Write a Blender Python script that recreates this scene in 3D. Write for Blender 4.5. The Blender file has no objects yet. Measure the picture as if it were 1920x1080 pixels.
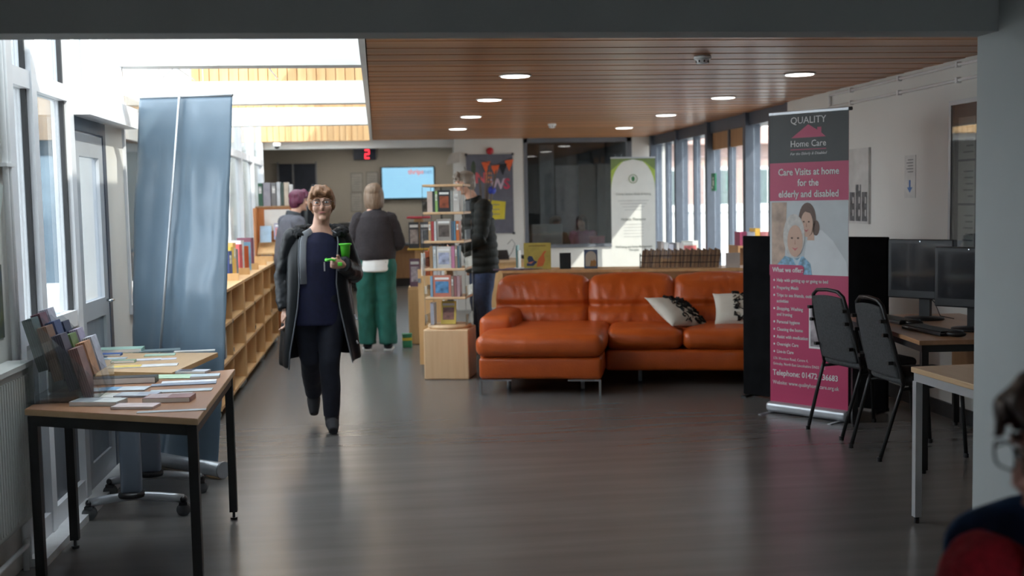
import bpy, bmesh, math, random
from mathutils import Vector, Matrix, noise, Euler
R = math.radians
scene = bpy.context.scene
COL = scene.collection
random.seed(7)

# ---------------------------------------------------------------- camera
CAM_H, FPX, YAW, PITCH, ROLL = 1.52, 2150.0, R(6.61), R(4.36), R(1.117)
cam_data = bpy.data.cameras.new('camera')
cam = bpy.data.objects.new('camera', cam_data); COL.objects.link(cam)
cam_data.sensor_width = 36.0; cam_data.lens = FPX / 1920 * 36.0
cam_data.clip_start = 0.05; cam_data.clip_end = 500
cam.location = (0, 0, CAM_H)
ROT = (Euler((math.pi/2 - PITCH, 0, -YAW), 'XYZ').to_matrix() @ Matrix.Rotation(-ROLL, 3, 'Z'))
cam.rotation_euler = ROT.to_euler()
cam_data.dof.use_dof = True; cam_data.dof.focus_distance = 5.6; cam_data.dof.aperture_fstop = 2.6
scene.camera = cam

# ---------------------------------------------------------------- world, sun, exposure
w = bpy.data.worlds.new('world'); scene.world = w; w.use_nodes = True
bg = w.node_tree.nodes['Background']
bg.inputs[0].default_value = (0.90, 0.95, 1.0, 1); bg.inputs[1].default_value = 5.5
sun_d = bpy.data.lights.new('sun', 'SUN'); sun_d.energy = 9.0; sun_d.angle = R(0.6); sun_d.color = (1.0, 0.93, 0.82)
sun = bpy.data.objects.new('sun', sun_d); COL.objects.link(sun)
sun.rotation_euler = Vector((-0.52, 0.56, -0.62)).to_track_quat('-Z', 'Y').to_euler()
vs = scene.view_settings
vs.view_transform = 'Standard'; vs.look = 'None'; vs.gamma = 1.0; vs.use_curve_mapping = False
vs.exposure = 0.25

# ---------------------------------------------------------------- pixel -> place
def ray(px, py):
    return (ROT @ Vector((px - 960, -(py - 540), -FPX))).normalized()
def F(px, py, z=0.0):                      # the point at height z
    d = ray(px, py); t = (z - CAM_H) / d.z; return Vector((d.x*t, d.y*t, z))
def AY(px, py, Y):                         # the point on the plane y = Y
    d = ray(px, py); t = Y / d.y; return Vector((d.x*t, Y, CAM_H + d.z*t))
def AX(px, py, X):
    d = ray(px, py); t = X / d.x; return Vector((X, d.y*t, CAM_H + d.z*t))

# ---------------------------------------------------------------- materials
MATS = {}
def mat(name, col=(.5,.5,.5), rough=.5, metal=0.0, var=.12, scale=8.0, bump=0.0, bscale=60.0, emit=None, estr=1.0,
        stretch=(1,1,1), spec=.5, coat=0.0, rnd=0.0, col2=None):
    if name in MATS: return MATS[name]
    m = bpy.data.materials.new(name); m.use_nodes = True; MATS[name] = m
    nt = m.node_tree; N = nt.nodes; L = nt.links
    b = N['Principled BSDF']
    b.inputs['Roughness'].default_value = rough; b.inputs['Metallic'].default_value = metal
    b.inputs['Specular IOR Level'].default_value = spec; b.inputs['Coat Weight'].default_value = coat
    tc = N.new('ShaderNodeTexCoord'); mp = N.new('ShaderNodeMapping'); mp.inputs['Scale'].default_value = stretch
    L.new(tc.outputs['Object'], mp.inputs[0])
    nz = N.new('ShaderNodeTexNoise'); nz.inputs['Scale'].default_value = scale; nz.inputs['Detail'].default_value = 5
    L.new(mp.outputs[0], nz.inputs['Vector'])
    rp = N.new('ShaderNodeMix'); rp.data_type = 'RGBA'
    if col2 is None: c1 = [c*(1-var) for c in col]; c2 = [min(1, c*(1+var)) for c in col]
    else: c1, c2 = col, col2
    rp.inputs[6].default_value = (*c1, 1); rp.inputs[7].default_value = (*c2, 1)
    mr = N.new('ShaderNodeMapRange'); mr.inputs[1].default_value = .3; mr.inputs[2].default_value = .7
    L.new(nz.outputs['Fac'], mr.inputs[0]); L.new(mr.outputs[0], rp.inputs[0])
    out = rp.outputs[2]
    if rnd:
        oi = N.new('ShaderNodeObjectInfo'); hs = N.new('ShaderNodeHueSaturation')
        m2 = N.new('ShaderNodeMapRange'); m2.inputs[3].default_value = 1-rnd; m2.inputs[4].default_value = 1+rnd
        L.new(oi.outputs['Random'], m2.inputs[0]); L.new(m2.outputs[0], hs.inputs['Value']); L.new(out, hs.inputs['Color']); out = hs.outputs[0]
    L.new(out, b.inputs['Base Color'])
    if bump:
        bz = N.new('ShaderNodeTexNoise'); bz.inputs['Scale'].default_value = bscale; bz.inputs['Detail'].default_value = 4
        L.new(mp.outputs[0], bz.inputs['Vector'])
        bp = N.new('ShaderNodeBump'); bp.inputs['Strength'].default_value = bump; bp.inputs['Distance'].default_value = .01
        L.new(bz.outputs['Fac'], bp.inputs['Height']); L.new(bp.outputs[0], b.inputs['Normal'])
    if emit:
        b.inputs['Emission Color'].default_value = (*emit, 1); b.inputs['Emission Strength'].default_value = estr
    return m
def glass(name, tint=(.93,.96,.97), refl=.10, rough=.0):
    if name in MATS: return MATS[name]
    m = bpy.data.materials.new(name); m.use_nodes = True; MATS[name] = m
    nt = m.node_tree; N = nt.nodes; L = nt.links; N.remove(N['Principled BSDF'])
    t = N.new('ShaderNodeBsdfTransparent'); t.inputs[0].default_value = (*tint, 1)
    g = N.new('ShaderNodeBsdfGlossy'); g.inputs['Roughness'].default_value = rough
    lw = N.new('ShaderNodeLayerWeight'); lw.inputs[0].default_value = .35
    mr = N.new('ShaderNodeMapRange'); mr.inputs[3].default_value = refl*.5; mr.inputs[4].default_value = min(1, refl*5)
    mx = N.new('ShaderNodeMixShader'); L.new(lw.outputs['Fresnel'], mr.inputs[0]); L.new(mr.outputs[0], mx.inputs[0])
    L.new(t.outputs[0], mx.inputs[1]); L.new(g.outputs[0], mx.inputs[2]); L.new(mx.outputs[0], N['Material Output'].inputs[0])
    return m
white = mat('white_paint', (.80,.80,.78), .55, var=.03, scale=3)
white_gloss = mat('white_metal', (.78,.79,.80), .35, var=.03)
wall_white = mat('wall_emulsion', (.67,.66,.625), .7, var=.04, scale=1.5)
grey_paint = mat('grey_emulsion', (.48,.52,.53), .65, var=.04, scale=2)
beam_paint = mat('beam_emulsion', (.40,.42,.42), .7, var=.04, scale=2)
ceil_wood = mat('ceiling_wood', (.36,.15,.055), .33, scale=2.2, stretch=(.25,9,9), col2=(.55,.26,.105), rnd=.28)
fascia_wood = mat('fascia_wood', (.62,.36,.16), .45, scale=2.5, stretch=(9,9,.4), col2=(.78,.50,.25), rnd=.12)
birch = mat('birch_wood', (.60,.36,.16), .42, scale=3, stretch=(6,6,.6), col2=(.72,.46,.22), var=.1)
birch_h = mat('birch_wood_flat', (.58,.34,.15), .40, scale=3, stretch=(6,.6,6), col2=(.72,.46,.22))
beech = mat('beech_veneer', (.66,.43,.24), .40, scale=3, stretch=(8,8,.5), col2=(.74,.52,.31))
oak_dark = mat('brown_wood', (.33,.17,.075), .45, scale=3, stretch=(6,6,.6), col2=(.42,.23,.11))
orange_wood = mat('orange_wood', (.52,.19,.06), .45, scale=3, stretch=(6,6,.6), col2=(.62,.26,.09))
table_wood = mat('table_top_wood', (.30,.15,.08), .33, scale=3, stretch=(6,.7,6), col2=(.38,.20,.115))
pale_wood = mat('pale_table_wood', (.55,.36,.20), .36, scale=3, stretch=(6,.7,6), col2=(.64,.44,.26))
black_metal = mat('black_metal', (.012,.012,.013), .42, var=.2)
black_plastic = mat('black_plastic', (.015,.015,.017), .38, var=.2)
black_felt = mat('black_felt', (.008,.008,.009), .95, var=.3, spec=.1)
dark_frame = mat('dark_frame', (.075,.09,.12), .42, var=.06)
grey_panel = mat('grey_panel', (.13,.14,.16), .5, var=.06)
chrome = mat('brushed_metal', (.62,.63,.65), .25, metal=1.0, var=.05)
silver = mat('silver_paint', (.50,.52,.55), .35, metal=.6, var=.05)
col_grey = mat('column_grey', (.20,.24,.30), .38, metal=.3, var=.05)
leather = mat('orange_leather', (.43,.070,.008), .38, scale=5, col2=(.54,.10,.014), bump=.25, bscale=90, coat=.08)
chair_fabric = mat('charcoal_fabric', (.055,.057,.06), .95, var=.25, scale=90, bump=.3, bscale=300)
paper = mat('paper_white', (.80,.80,.78), .6, var=.04)
skin = mat('skin', (.62,.36,.26), .5, var=.08, scale=14)
pane = glass('window_glass')
clear = glass('clear_acrylic', (.90,.92,.93), .12)
tint_glass = glass('office_glass', (.78,.80,.81), .12)

# ---------------------------------------------------------------- mesh helpers
class MB:
    def __init__(s): s.v = []; s.f = []
    def add(s, vs, fs):
        o = len(s.v); s.v += [tuple(v) for v in vs]; s.f += [tuple(i+o for i in f) for f in fs]; return s
    def box(s, x0, x1, y0, y1, z0, z1, M=None):
        vs = [Vector((x, y, z)) for z in (z0, z1) for y in (y0, y1) for x in (x0, x1)]
        if M: vs = [M @ v for v in vs]
        return s.add(vs, [(0,2,3,1),(4,5,7,6),(0,1,5,4),(2,6,7,3),(0,4,6,2),(1,3,7,5)])
    def cyl(s, p0, p1, r0, r1=None, n=12):
        p0 = Vector(p0); p1 = Vector(p1); r1 = r0 if r1 is None else r1
        q = (p1-p0).to_track_quat('Z', 'Y'); vs = []
        for p, r in ((p0, r0), (p1, r1)):
            for i in range(n):
                a = 2*math.pi*i/n; vs.append(p + q @ Vector((r*math.cos(a), r*math.sin(a), 0)))
        fs = [(i, (i+1)%n, n+(i+1)%n, n+i) for i in range(n)] + [tuple(range(n-1,-1,-1)), tuple(range(n, 2*n))]
        return s.add(vs, fs)
    def tube(s, pts, rs, n=10, flat=None):      # swept tube; rs a number, a list, or list of (a, b)
        pts = [Vector(p) for p in pts]; k = len(pts)
        if not isinstance(rs, (list, tuple)): rs = [rs]*k
        vs = []; up = None
        for i, p in enumerate(pts):
            t = (pts[min(i+1, k-1)] - pts[max(i-1, 0)]).normalized()
            if up is None:
                up = Vector((0, 1, 0)) if abs(t.y) < .9 else Vector((1, 0, 0))
            a = t.cross(up).normalized(); up = a.cross(t).normalized()
            r = rs[i]; ra, rb = r if isinstance(r, (list, tuple)) else (r, r)
            for j in range(n):
                th = 2*math.pi*j/n; vs.append(p + a*(ra*math.cos(th)) + up*(rb*math.sin(th)))
        fs = [(i*n+j, i*n+(j+1)%n, (i+1)*n+(j+1)%n, (i+1)*n+j) for i in range(k-1) for j in range(n)]
        fs += [tuple(range(n-1,-1,-1)), tuple(range((k-1)*n, k*n))]
        return s.add(vs, fs)
    def lathe(s, prof, c=(0,0,0), n=24):
        c = Vector(c); vs = []; k = len(prof)
        for r, z in prof:
            for i in range(n):
                a = 2*math.pi*i/n; vs.append(c + Vector((r*math.cos(a), r*math.sin(a), z)))
        fs = [(i*n+j, i*n+(j+1)%n, (i+1)*n+(j+1)%n, (i+1)*n+j) for i in range(k-1) for j in range(n)]
        fs += [tuple(range(n-1,-1,-1)), tuple(range((k-1)*n, k*n))]
        return s.add(vs, fs)
    def ell(s, c, r, n=20, M=None):
        c = Vector(c); vs = []; h = n//2
        for i in range(h+1):
            ph = math.pi*i/h
            for j in range(n):
                th = 2*math.pi*j/n
                v = Vector((r[0]*math.sin(ph)*math.cos(th), r[1]*math.sin(ph)*math.sin(th), r[2]*math.cos(ph)))
                vs.append(c + (M @ v if M else v))
        return s.add(vs, [(i*n+j, (i+1)*n+j, (i+1)*n+(j+1)%n, i*n+(j+1)%n) for i in range(h) for j in range(n)])
    def prism(s, poly, z0, z1):                 # polygon in xy (anticlockwise) extruded in z
        n = len(poly); vs = [(x, y, z0) for x, y in poly] + [(x, y, z1) for x, y in poly]
        return s.add(vs, [tuple(range(n-1,-1,-1)), tuple(range(n, 2*n))] + [(i, (i+1)%n, n+(i+1)%n, n+i) for i in range(n)])
    def plate(s, poly, y0, y1):                 # polygon in xz, thin in y (front faces -y)
        n = len(poly); vs = [(x, y0, z) for x, z in poly] + [(x, y1, z) for x, z in poly]
        return s.add(vs, [tuple(range(n)), tuple(range(2*n-1, n-1, -1))] + [((i+1)%n, i, n+i, n+(i+1)%n) for i in range(n)])
    def rbox(s, x0, x1, y0, y1, z0, z1, r=.02, n=4, puff=0.0, fn=None, div=1):   # rounded, optionally pillowy box
        c = Vector(((x0+x1)/2, (y0+y1)/2, (z0+z1)/2)); h = Vector(((x1-x0)/2, (y1-y0)/2, (z1-z0)/2))
        r = min(r, h.x, h.y, h.z)
        def axis(hh):
            a = [-hh + r*(1-math.cos(math.pi/2*i/n)) for i in range(n)]
            m = max(1, int(2*(hh-r)/.05*div)) if div else 1
            mid = [-hh+r + 2*(hh-r)*i/m for i in range(m+1)]
            return a + mid + [-q for q in a[::-1]]
        A = [axis(h.x), axis(h.y), axis(h.z)]; vid = {}; vs = []; fs = []
        def V(i, j, k):
            key = (i, j, k)
            if key not in vid:
                p = Vector((A[0][i], A[1][j], A[2][k]))
                q = Vector([max(-h[t]+r, min(h[t]-r, p[t])) for t in range(3)])
                d = p - q
                if d.length > 1e-9: p = q + d.normalized()*r
                if puff:
                    u = [p[t]/h[t] for t in range(3)]
                    for t in range(3):
                        o = [e for e in range(3) if e != t]
                        p[t] += puff*u[t]*(1-u[o[0]]**2)*(1-u[o[1]]**2)
                p = p + c
                if fn: p = fn(p)
                vid[key] = len(vs); vs.append(p)
            return vid[key]
        n0, n1, n2 = len(A[0])-1, len(A[1])-1, len(A[2])-1
        for i in range(n0):
            for j in range(n1):
                fs.append((V(i,j,0), V(i,j+1,0), V(i+1,j+1,0), V(i+1,j,0))); fs.append((V(i,j,n2), V(i+1,j,n2), V(i+1,j+1,n2), V(i,j+1,n2)))
        for i in range(n0):
            for k in range(n2):
                fs.append((V(i,0,k), V(i+1,0,k), V(i+1,0,k+1), V(i,0,k+1))); fs.append((V(i,n1,k), V(i,n1,k+1), V(i+1,n1,k+1), V(i+1,n1,k)))
        for j in range(n1):
            for k in range(n2):
                fs.append((V(0,j,k), V(0,j,k+1), V(0,j+1,k+1), V(0,j+1,k))); fs.append((V(n0,j,k), V(n0,j+1,k), V(n0,j+1,k+1), V(n0,j,k+1)))
        return s.add(vs, fs)
    def mesh(s, name, smooth=False):
        me = bpy.data.meshes.new(name); me.from_pydata(s.v, [], s.f); me.validate()
        if smooth: me.polygons.foreach_set('use_smooth', [True]*len(me.polygons))
        return me
def obj(name, mb, m, parent=None, smooth=False, loc=(0,0,0), rot=(0,0,0)):
    me = mb if isinstance(mb, bpy.types.Mesh) else mb.mesh(name, smooth)
    if m is not None and not me.materials: me.materials.append(m)
    o = bpy.data.objects.new(name, me); COL.objects.link(o); o.parent = parent; o.location = loc; o.rotation_euler = rot
    return o
def tag(o, label, cat, group=None):
    o['label'] = label; o['category'] = cat
    if group: o['group'] = group
    return o
def thing(name, label, cat, loc=(0,0,0), rz=0.0, group=None):
    o = bpy.data.objects.new(name, None); COL.objects.link(o); o.empty_display_size = .1
    o.location = loc; o.rotation_euler = (0, 0, rz); return tag(o, label, cat, group)
def struct(name, mb, m, parent=None, smooth=False):
    o = obj(name, mb, m, parent, smooth)
    if parent is None: o['kind'] = 'structure'
    return o
def copy_tree(o, parent=None):
    c = o.copy(); COL.objects.link(c); c.parent = parent
    for ch in list(o.children): copy_tree(ch, c)
    return c
BAKE = bpy.data.scenes.new('bake')               # side scene, so that baking a form does not re-evaluate the whole room
def evaluated(o):
    BAKE.collection.objects.link(o)
    with bpy.context.temp_override(scene=BAKE, view_layer=BAKE.view_layers[0]):
        dg = bpy.context.evaluated_depsgraph_get(); dg.update()
        me = bpy.data.meshes.new_from_object(o.evaluated_get(dg))
    BAKE.collection.objects.unlink(o)
    return me
def baked(mb, voxel=None, smooth_it=0, subsurf=0, solid=0.0, name='form'):       # modifiers turned into a plain mesh
    o = bpy.data.objects.new(name, mb.mesh(name))
    if solid:
        md = o.modifiers.new('s', 'SOLIDIFY'); md.thickness = solid; md.offset = 0
    if voxel:
        md = o.modifiers.new('r', 'REMESH'); md.mode = 'VOXEL'; md.voxel_size = voxel
    if smooth_it:
        md = o.modifiers.new('k', 'SMOOTH'); md.iterations = smooth_it; md.factor = .5
    if subsurf:
        md = o.modifiers.new('b', 'SUBSURF'); md.levels = subsurf; md.render_levels = subsurf
    me = evaluated(o); me.name = name
    old = o.data; bpy.data.objects.remove(o); bpy.data.meshes.remove(old)
    me.polygons.foreach_set('use_smooth', [True]*len(me.polygons))
    return me
def lettering(text, size, m, parent, loc, rot=(math.pi/2,0,0), align='CENTER', name='lettering', bold=0.0, shear=0.0, sx=1.0, depth=.0006):
    cu = bpy.data.curves.new('t', 'FONT'); cu.body = text; cu.size = size; cu.align_x = align; cu.align_y = 'CENTER'
    cu.extrude = depth; cu.offset = bold; cu.shear = shear; cu.resolution_u = 2
    o = bpy.data.objects.new('t', cu)
    me = evaluated(o); me.name = name
    bpy.data.objects.remove(o); bpy.data.curves.remove(cu)
    me.materials.clear(); me.materials.append(m)
    q = bpy.data.objects.new(name, me); COL.objects.link(q); q.parent = parent; q.location = loc; q.rotation_euler = rot; q.scale = (sx, 1, 1)
    return q
# ================================================================ THE ROOM
XL, XR, CEIL, YB = -1.54, 3.80, 2.38, 16.0
YO = 4.2                                   # far face of the opening between the two rooms
def floor_material():
    m = mat('vinyl_floor', (.118,.110,.105), .30, scale=1.0, stretch=(.8,7,1), col2=(.150,.141,.134))
    m.node_tree.nodes['Principled BSDF'].inputs['Roughness'].default_value = .27
    return m
struct('floor', MB().box(-2.6, 5.2, -3.2, 23.0, -.12, 0), floor_material())
# ceiling: one plank after another, over a dark backing
ceiling = struct('ceiling', MB().box(-.04, 4.25, YO, YB+.15, CEIL+.035, CEIL+.30), mat('ceiling_backing', (.10,.05,.025), .8))
plank_me = MB().rbox(0, 4.18, 0, .094, 0, .022, .003, n=1, div=0).mesh('plank')
plank_me.materials.append(ceil_wood)
Y = YO+.01; i = 0
while Y < YB - .05:
    o = obj('plank', plank_me, None, ceiling, loc=(-.035, Y, CEIL + .004*((i*7) % 3)/3)); Y += .0965; i += 1
struct('trim_1', MB().box(-.075, -.04, YO, YB, CEIL-.004, 3.42), white)     # lining of the rooflight well
# beam and nib wall of the opening
BX = AY(1829, 420, YO).x
bz = AY(900, 72, YO).z
struct('trim_2', MB().box(-1.9, BX+.02, YO-.15, YO, bz, 3.42), beam_paint)
struct('wall_column', MB().box(BX, BX+.30, 3.0, YO, 0, 2.95), grey_paint)
struct('wall_nib', MB().box(BX+.30, 4.7, YO-.15, YO, 0, 2.95), wall_white)
# the room the photograph is taken from
struct('wall_rear', MB().box(-1.8, .2, -3.2, -3.0, 0, 2.95).box(1.6, 4.7, -3.2, -3.0, 0, 2.95).box(.2, 1.6, -3.2, -3.0, 0, .9).box(.2, 1.6, -3.2, -3.0, 2.2, 2.95), wall_white)
added_win = struct('window_7', MB().box(.2, .27, -3.15, -3.05, .9, 2.2).box(1.53, 1.6, -3.15, -3.05, .9, 2.2).box(.27, 1.53, -3.15, -3.05, .9, .96).box(.27, 1.53, -3.15, -3.05, 2.14, 2.2), white_gloss)  # unseen window, added so daylight lifts the near beam and column
for a, b in ((.27, 1.53),): obj('pane', MB().box(a, b, -3.105, -3.095, .96, 2.14), pane, added_win)
struct('wall_right_near', MB().box(4.5, 4.7, -3.0, YO-.15, 0, 2.95), wall_white)
struct('wall_left_near', MB().box(XL-.25, XL, -3.0, 5.0, 0, 3.42), wall_white)
struct('ceiling_near', MB().box(-1.8, 4.7, -3.2, YO, 2.95, 3.1), white)
# right wall
struct('wall_right', MB().box(XR, XR+.25, YO, 10.35, 0, 2.5), wall_white)
struct('baseboard_right', MB().box(XR-.014, XR, YO, 10.35, 0, .10), mat('skirting_vinyl', (.03,.032,.035), .5))
# left glazing, near bay
pf = mat('white_frame', (.74,.75,.78), .38, var=.03)
g1 = MB()
ZT0, ZT1, ZTOP = 2.06, 2.14, 3.42
for a, b in ((5.0, 5.13), (5.40, 5.475), (6.02, 6.105)): g1.box(XL-.07, XL+.02, a, b, 0, ZTOP)
g1.box(XL-.06, XL+.012, 5.13, 6.02, ZT0, ZT1); g1.box(XL-.06, XL+.012, 5.13, 6.02, .93, 1.01); g1.box(XL-.06, XL+.012, 5.13, 6.02, .0, .13)
win1 = struct('window_1', g1, pf)
for a, b in ((5.13, 5.40), (5.475, 6.02)):
    obj('pane', MB().box(XL-.035, XL-.025, a, b, 1.01, ZT0), pane, win1); obj('pane', MB().box(XL-.035, XL-.025, a, b, ZT1, ZTOP), pane, win1)
    obj('spandrel_panel', MB().box(XL-.045, XL-.015, a, b, .13, .93), grey_panel, win1)
    obj('gasket', MB().box(XL-.025, XL-.004, b-.022, b, 1.01, ZT0), black_plastic, win1)
    obj('gasket', MB().box(XL-.025, XL-.004, b-.018, b, ZT1, ZTOP), black_plastic, win1)
# door in the glazing
d1 = MB(); d1.box(XL-.06, XL+.0, 6.105, 6.16, 0, 2.0); d1.box(XL-.06, XL+.0, 6.80, 6.86, 0, 2.0); d1.box(XL-.06, XL, 6.16, 6.80, 1.93, 2.0)
door1 = struct('door_1', d1, dark_frame)
lf = MB()
for a, b, c, e in ((6.17, 6.27, .02, 1.92), (6.70, 6.79, .02, 1.92), (6.27, 6.70, 1.80, 1.92), (6.27, 6.70, .02, .16), (6.27, 6.70, .92, 1.02)): lf.box(XL-.045, XL-.005, a, b, c, e)
leaf = obj('door_leaf', lf, mat('grey_door', (.42,.44,.47), .4, var=.04), door1)
obj('pane', MB().box(XL-.03, XL-.022, 6.27, 6.70, 1.02, 1.80), glass('frosted_glass', (.85,.88,.9), .1, .2), leaf)
obj('kick_panel', MB().box(XL-.035, XL-.02, 6.27, 6.70, .16, .92), mat('grey_door_panel', (.25,.27,.30), .45), leaf)
obj('lever', MB().tube([(XL-.005, 6.74, 1.0), (XL+.03, 6.74, 1.0), (XL+.03, 6.66, 1.0)], .008), chrome, leaf, True)
struct('trim_3', MB().box(XL-.06, XL+.10, 6.105, 7.30, 2.0, 2.12), pf)             # boxed head over the door
gt = MB()
for yy in (6.50, 6.90): gt.box(XL-.06, XL+.01, yy, yy+.035, 2.12, ZTOP)
win5 = struct('window_5', gt, pf)
for a, b in ((6.105, 6.50), (6.535, 6.90), (6.935, 7.30)): obj('pane', MB().box(XL-.035, XL-.025, a, b, 2.12, ZTOP), pane, win5)
struct('wall_left_pier', MB().box(XL-.2, XL, 6.86, 7.30, 0, 2.0), wall_white)
struct('trim_4', MB().box(XL, XL+.10, 5.0, 7.3, 0, .035), mat('white_kerb', (.7,.71,.72), .5))
# left glazing, far bays
struct('wall_left', MB().box(XL-.2, XL, 7.30, YB, 0, .86), wall_white)
g2 = MB(); g2.box(XL-.06, XL+.03, 7.30, YB, .86, .92); g2.box(XL-.06, XL+.01, 7.30, YB, ZT0, ZT1); g2.box(XL-.06, XL+.01, 7.3, YB, ZTOP-.08, ZTOP)
ys = [7.30 + 1.245*k for k in range(8)]
for yy in ys: g2.box(XL-.06, XL+.015, yy-.035 if yy > 7.3 else yy, yy+.035 if yy < 16 else yy, .92, ZTOP-.08)
win2 = struct('window_2', g2, pf)
for a, b in zip(ys[:-1], ys[1:]):
    obj('pane', MB().box(XL-.035, XL-.025, a+.035, b-.035, .92, ZT0), pane, win2); obj('pane', MB().box(XL-.035, XL-.025, a+.035, b-.035, ZT1, ZTOP-.08), pane, win2)
# rooflight: cross beams, slatted fascias, glass
for n, yb in enumerate((7.28, 10.0, 12.72)):
    struct('beam_%d' % (n+1), MB().box(XL, -.075, yb, yb+.16, CEIL, CEIL+.19), white)
    fas = struct('trim_%d' % (6+n), MB().box(XL, -.075, yb+.03, yb+.13, CEIL+.19, 3.42), fascia_wood)
    for k in range(18):
        x0 = XL + .004 + k*.0812; obj('slat', MB().box(x0, x0+.074, yb+.012, yb+.03, CEIL+.19, 3.42), fascia_wood, fas)
fas = struct('trim_9', MB().box(XL, -.04, YB-.02, YB+.12, CEIL+.0, 3.42), fascia_wood)
for k in range(18):
    x0 = XL + .004 + k*.0812; obj('slat', MB().box(x0, x0+.074, YB-.04, YB-.02, CEIL, 3.42), fascia_wood, fas)
rl = MB()
for yy in [YO + 1.475*k for k in range(9)]: rl.box(XL-.1, -.04, yy, yy+.06, 3.42, 3.50)
win4 = struct('window_4', rl, pf)
for k in range(8): obj('pane', MB().box(XL-.1, -.04, YO+.06+1.475*k, YO+1.475*(k+1), 3.45, 3.46), pane, win4)
# right window wall: deep dark fins
fy = [10.40, 11.65, 13.05, 14.45, 15.80]
wf = MB(); wf.box(XR+.05, XR+.28, 10.35, YB, 0, .10); wf.box(XR+.05, XR+.28, 10.35, YB, 2.25, 2.5)
for yy in fy: wf.box(XR+.01, XR+.17, yy-.045, yy+.045, 0, 2.40)
win3 = struct('window_3', wf, dark_frame)
for a, b in zip(fy[:-1], fy[1:]):
    m_ = (a+b)/2
    obj('mullion', MB().box(XR+.06, XR+.14, m_-.025, m_+.025, .1, 2.25), dark_frame, win3)
    zt = 2.06 if a == fy[1] else 2.25
    if zt < 2.2: obj('transom_panel', MB().box(XR+.08, XR+.12, a+.045, b-.045, 2.06, 2.25), oak_dark, win3)
    for c, d in ((a+.05, m_-.03), (m_+.03, b-.05)): obj('pane', MB().box(XR+.095, XR+.105, c, d, .1, zt), pane, win3)
# back: pier, office front, recess
OX0, OX1 = AY(983, 350, YB).x, AY(1185, 350, YB).x
PX0 = AY(853, 350, YB).x
OZ = AY(1085, 461, YB).z
struct('wall_pier', MB().box(PX0, OX0, YB, YB+.30, 0, 2.55), wall_white)
struct('wall_back', MB().box(OX0, OX1, YB, YB+.14, 0, OZ), wall_white)
struct('wall_pier_right', MB().box(OX1, XR+.3, YB, YB+.30, 0, 2.55), wall_white)
of = MB(); of.box(OX0, OX0+.05, YB-.01, YB+.1, OZ, CEIL); of.box(OX1-.07, OX1, YB-.01, YB+.1, OZ, CEIL); of.box(OX0, OX1, YB-.01, YB+.1, CEIL-.06, CEIL+.1); of.box(OX0, OX1, YB-.03, YB+.1, OZ-.02, OZ+.025)
win6 = struct('window_6', of, grey_panel)
obj('pane', MB().box(OX0+.05, OX1-.07, YB+.04, YB+.05, OZ+.025, CEIL-.06), tint_glass, win6)
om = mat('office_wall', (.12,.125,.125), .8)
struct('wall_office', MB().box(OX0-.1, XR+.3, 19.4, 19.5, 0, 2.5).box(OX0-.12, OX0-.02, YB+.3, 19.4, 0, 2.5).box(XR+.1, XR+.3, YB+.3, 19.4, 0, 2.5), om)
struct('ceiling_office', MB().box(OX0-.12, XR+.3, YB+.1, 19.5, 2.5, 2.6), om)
for k_, x_ in enumerate((2.35, 3.1)):
    sl_ = thing('strip_light', ['twin strip light on the office ceiling by the pier', 'twin strip light on the office ceiling by the windows'][k_], 'ceiling light', (x_, 17.6, 2.499))
    obj('batten', MB().box(-.09, .09, -.6, .6, -.05, 0), white_gloss, sl_)
    for dx in (-.05, .05): obj('tube_lamp', MB().cyl((dx, -.58, -.062), (dx, .58, -.062), .013), mat('tube_lamp', (1,1,1), .4, emit=(.95,1,1), estr=9), sl_, True)
struct('door_2', MB().box(2.75, 3.0, 19.34, 19.40, 0, 2.45).box(3.02, 3.42, 19.36, 19.40, 0, 2.1), mat('pale_partition', (.5,.53,.55), .6))
# recess with the reception
HB = AY(700, 277, YB).z
struct('trim_10', MB().box(XL-.3, PX0+.02, YB+.10, YB+.30, HB, 2.62), white)
tv_wall = mat('beige_wall', (.46,.42,.36), .8, var=.04, scale=1.5)
struct('wall_recess', MB().box(-2.8, 2.1, 22.6, 22.75, 0, 2.7), tv_wall)
struct('wall_recess_left', MB().box(-2.8, -2.6, YB+.1, 22.6, 0, 2.7), wall_white)
struct('wall_recess_right', MB().box(1.95, OX0-.12, YB+.3, 22.6, 0, 2.7), wall_white)
struct('wall_return', MB().box(-2.6, XL, YB, YB+.2, 0, 2.62), wall_white)
struct('ceiling_recess', MB().box(-2.8, 2.1, YB+.1, 22.75, 2.62, 2.75), white)
a = AY(523, 308, 22.58); b = AY(591, 308, 22.58)
dr = struct('door_3', MB().box(a.x, b.x, 22.54, 22.6, 0, a.z), mat('navy_door', (.03,.038,.06), .5))
obj('door_frame', MB().box(a.x-.04, a.x, 22.53, 22.6, 0, a.z+.04).box(b.x, b.x+.03, 22.53, 22.6, 0, a.z+.04).box((a.x*.62+b.x*.38)-.02, (a.x*.62+b.x*.38)+.02, 22.53, 22.54, 0, a.z), mat('door_frame_grey', (.25,.26,.28), .5), dr)
obj('door_arc', MB().tube([(b.x-.04, 22.53, 1.9), (b.x-.14, 22.53, 1.7), (b.x-.20, 22.53, 1.45), (b.x-.22, 22.53, 1.1)], .03), mat('pale_blue', (.35,.42,.5), .5), dr, True)

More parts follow.
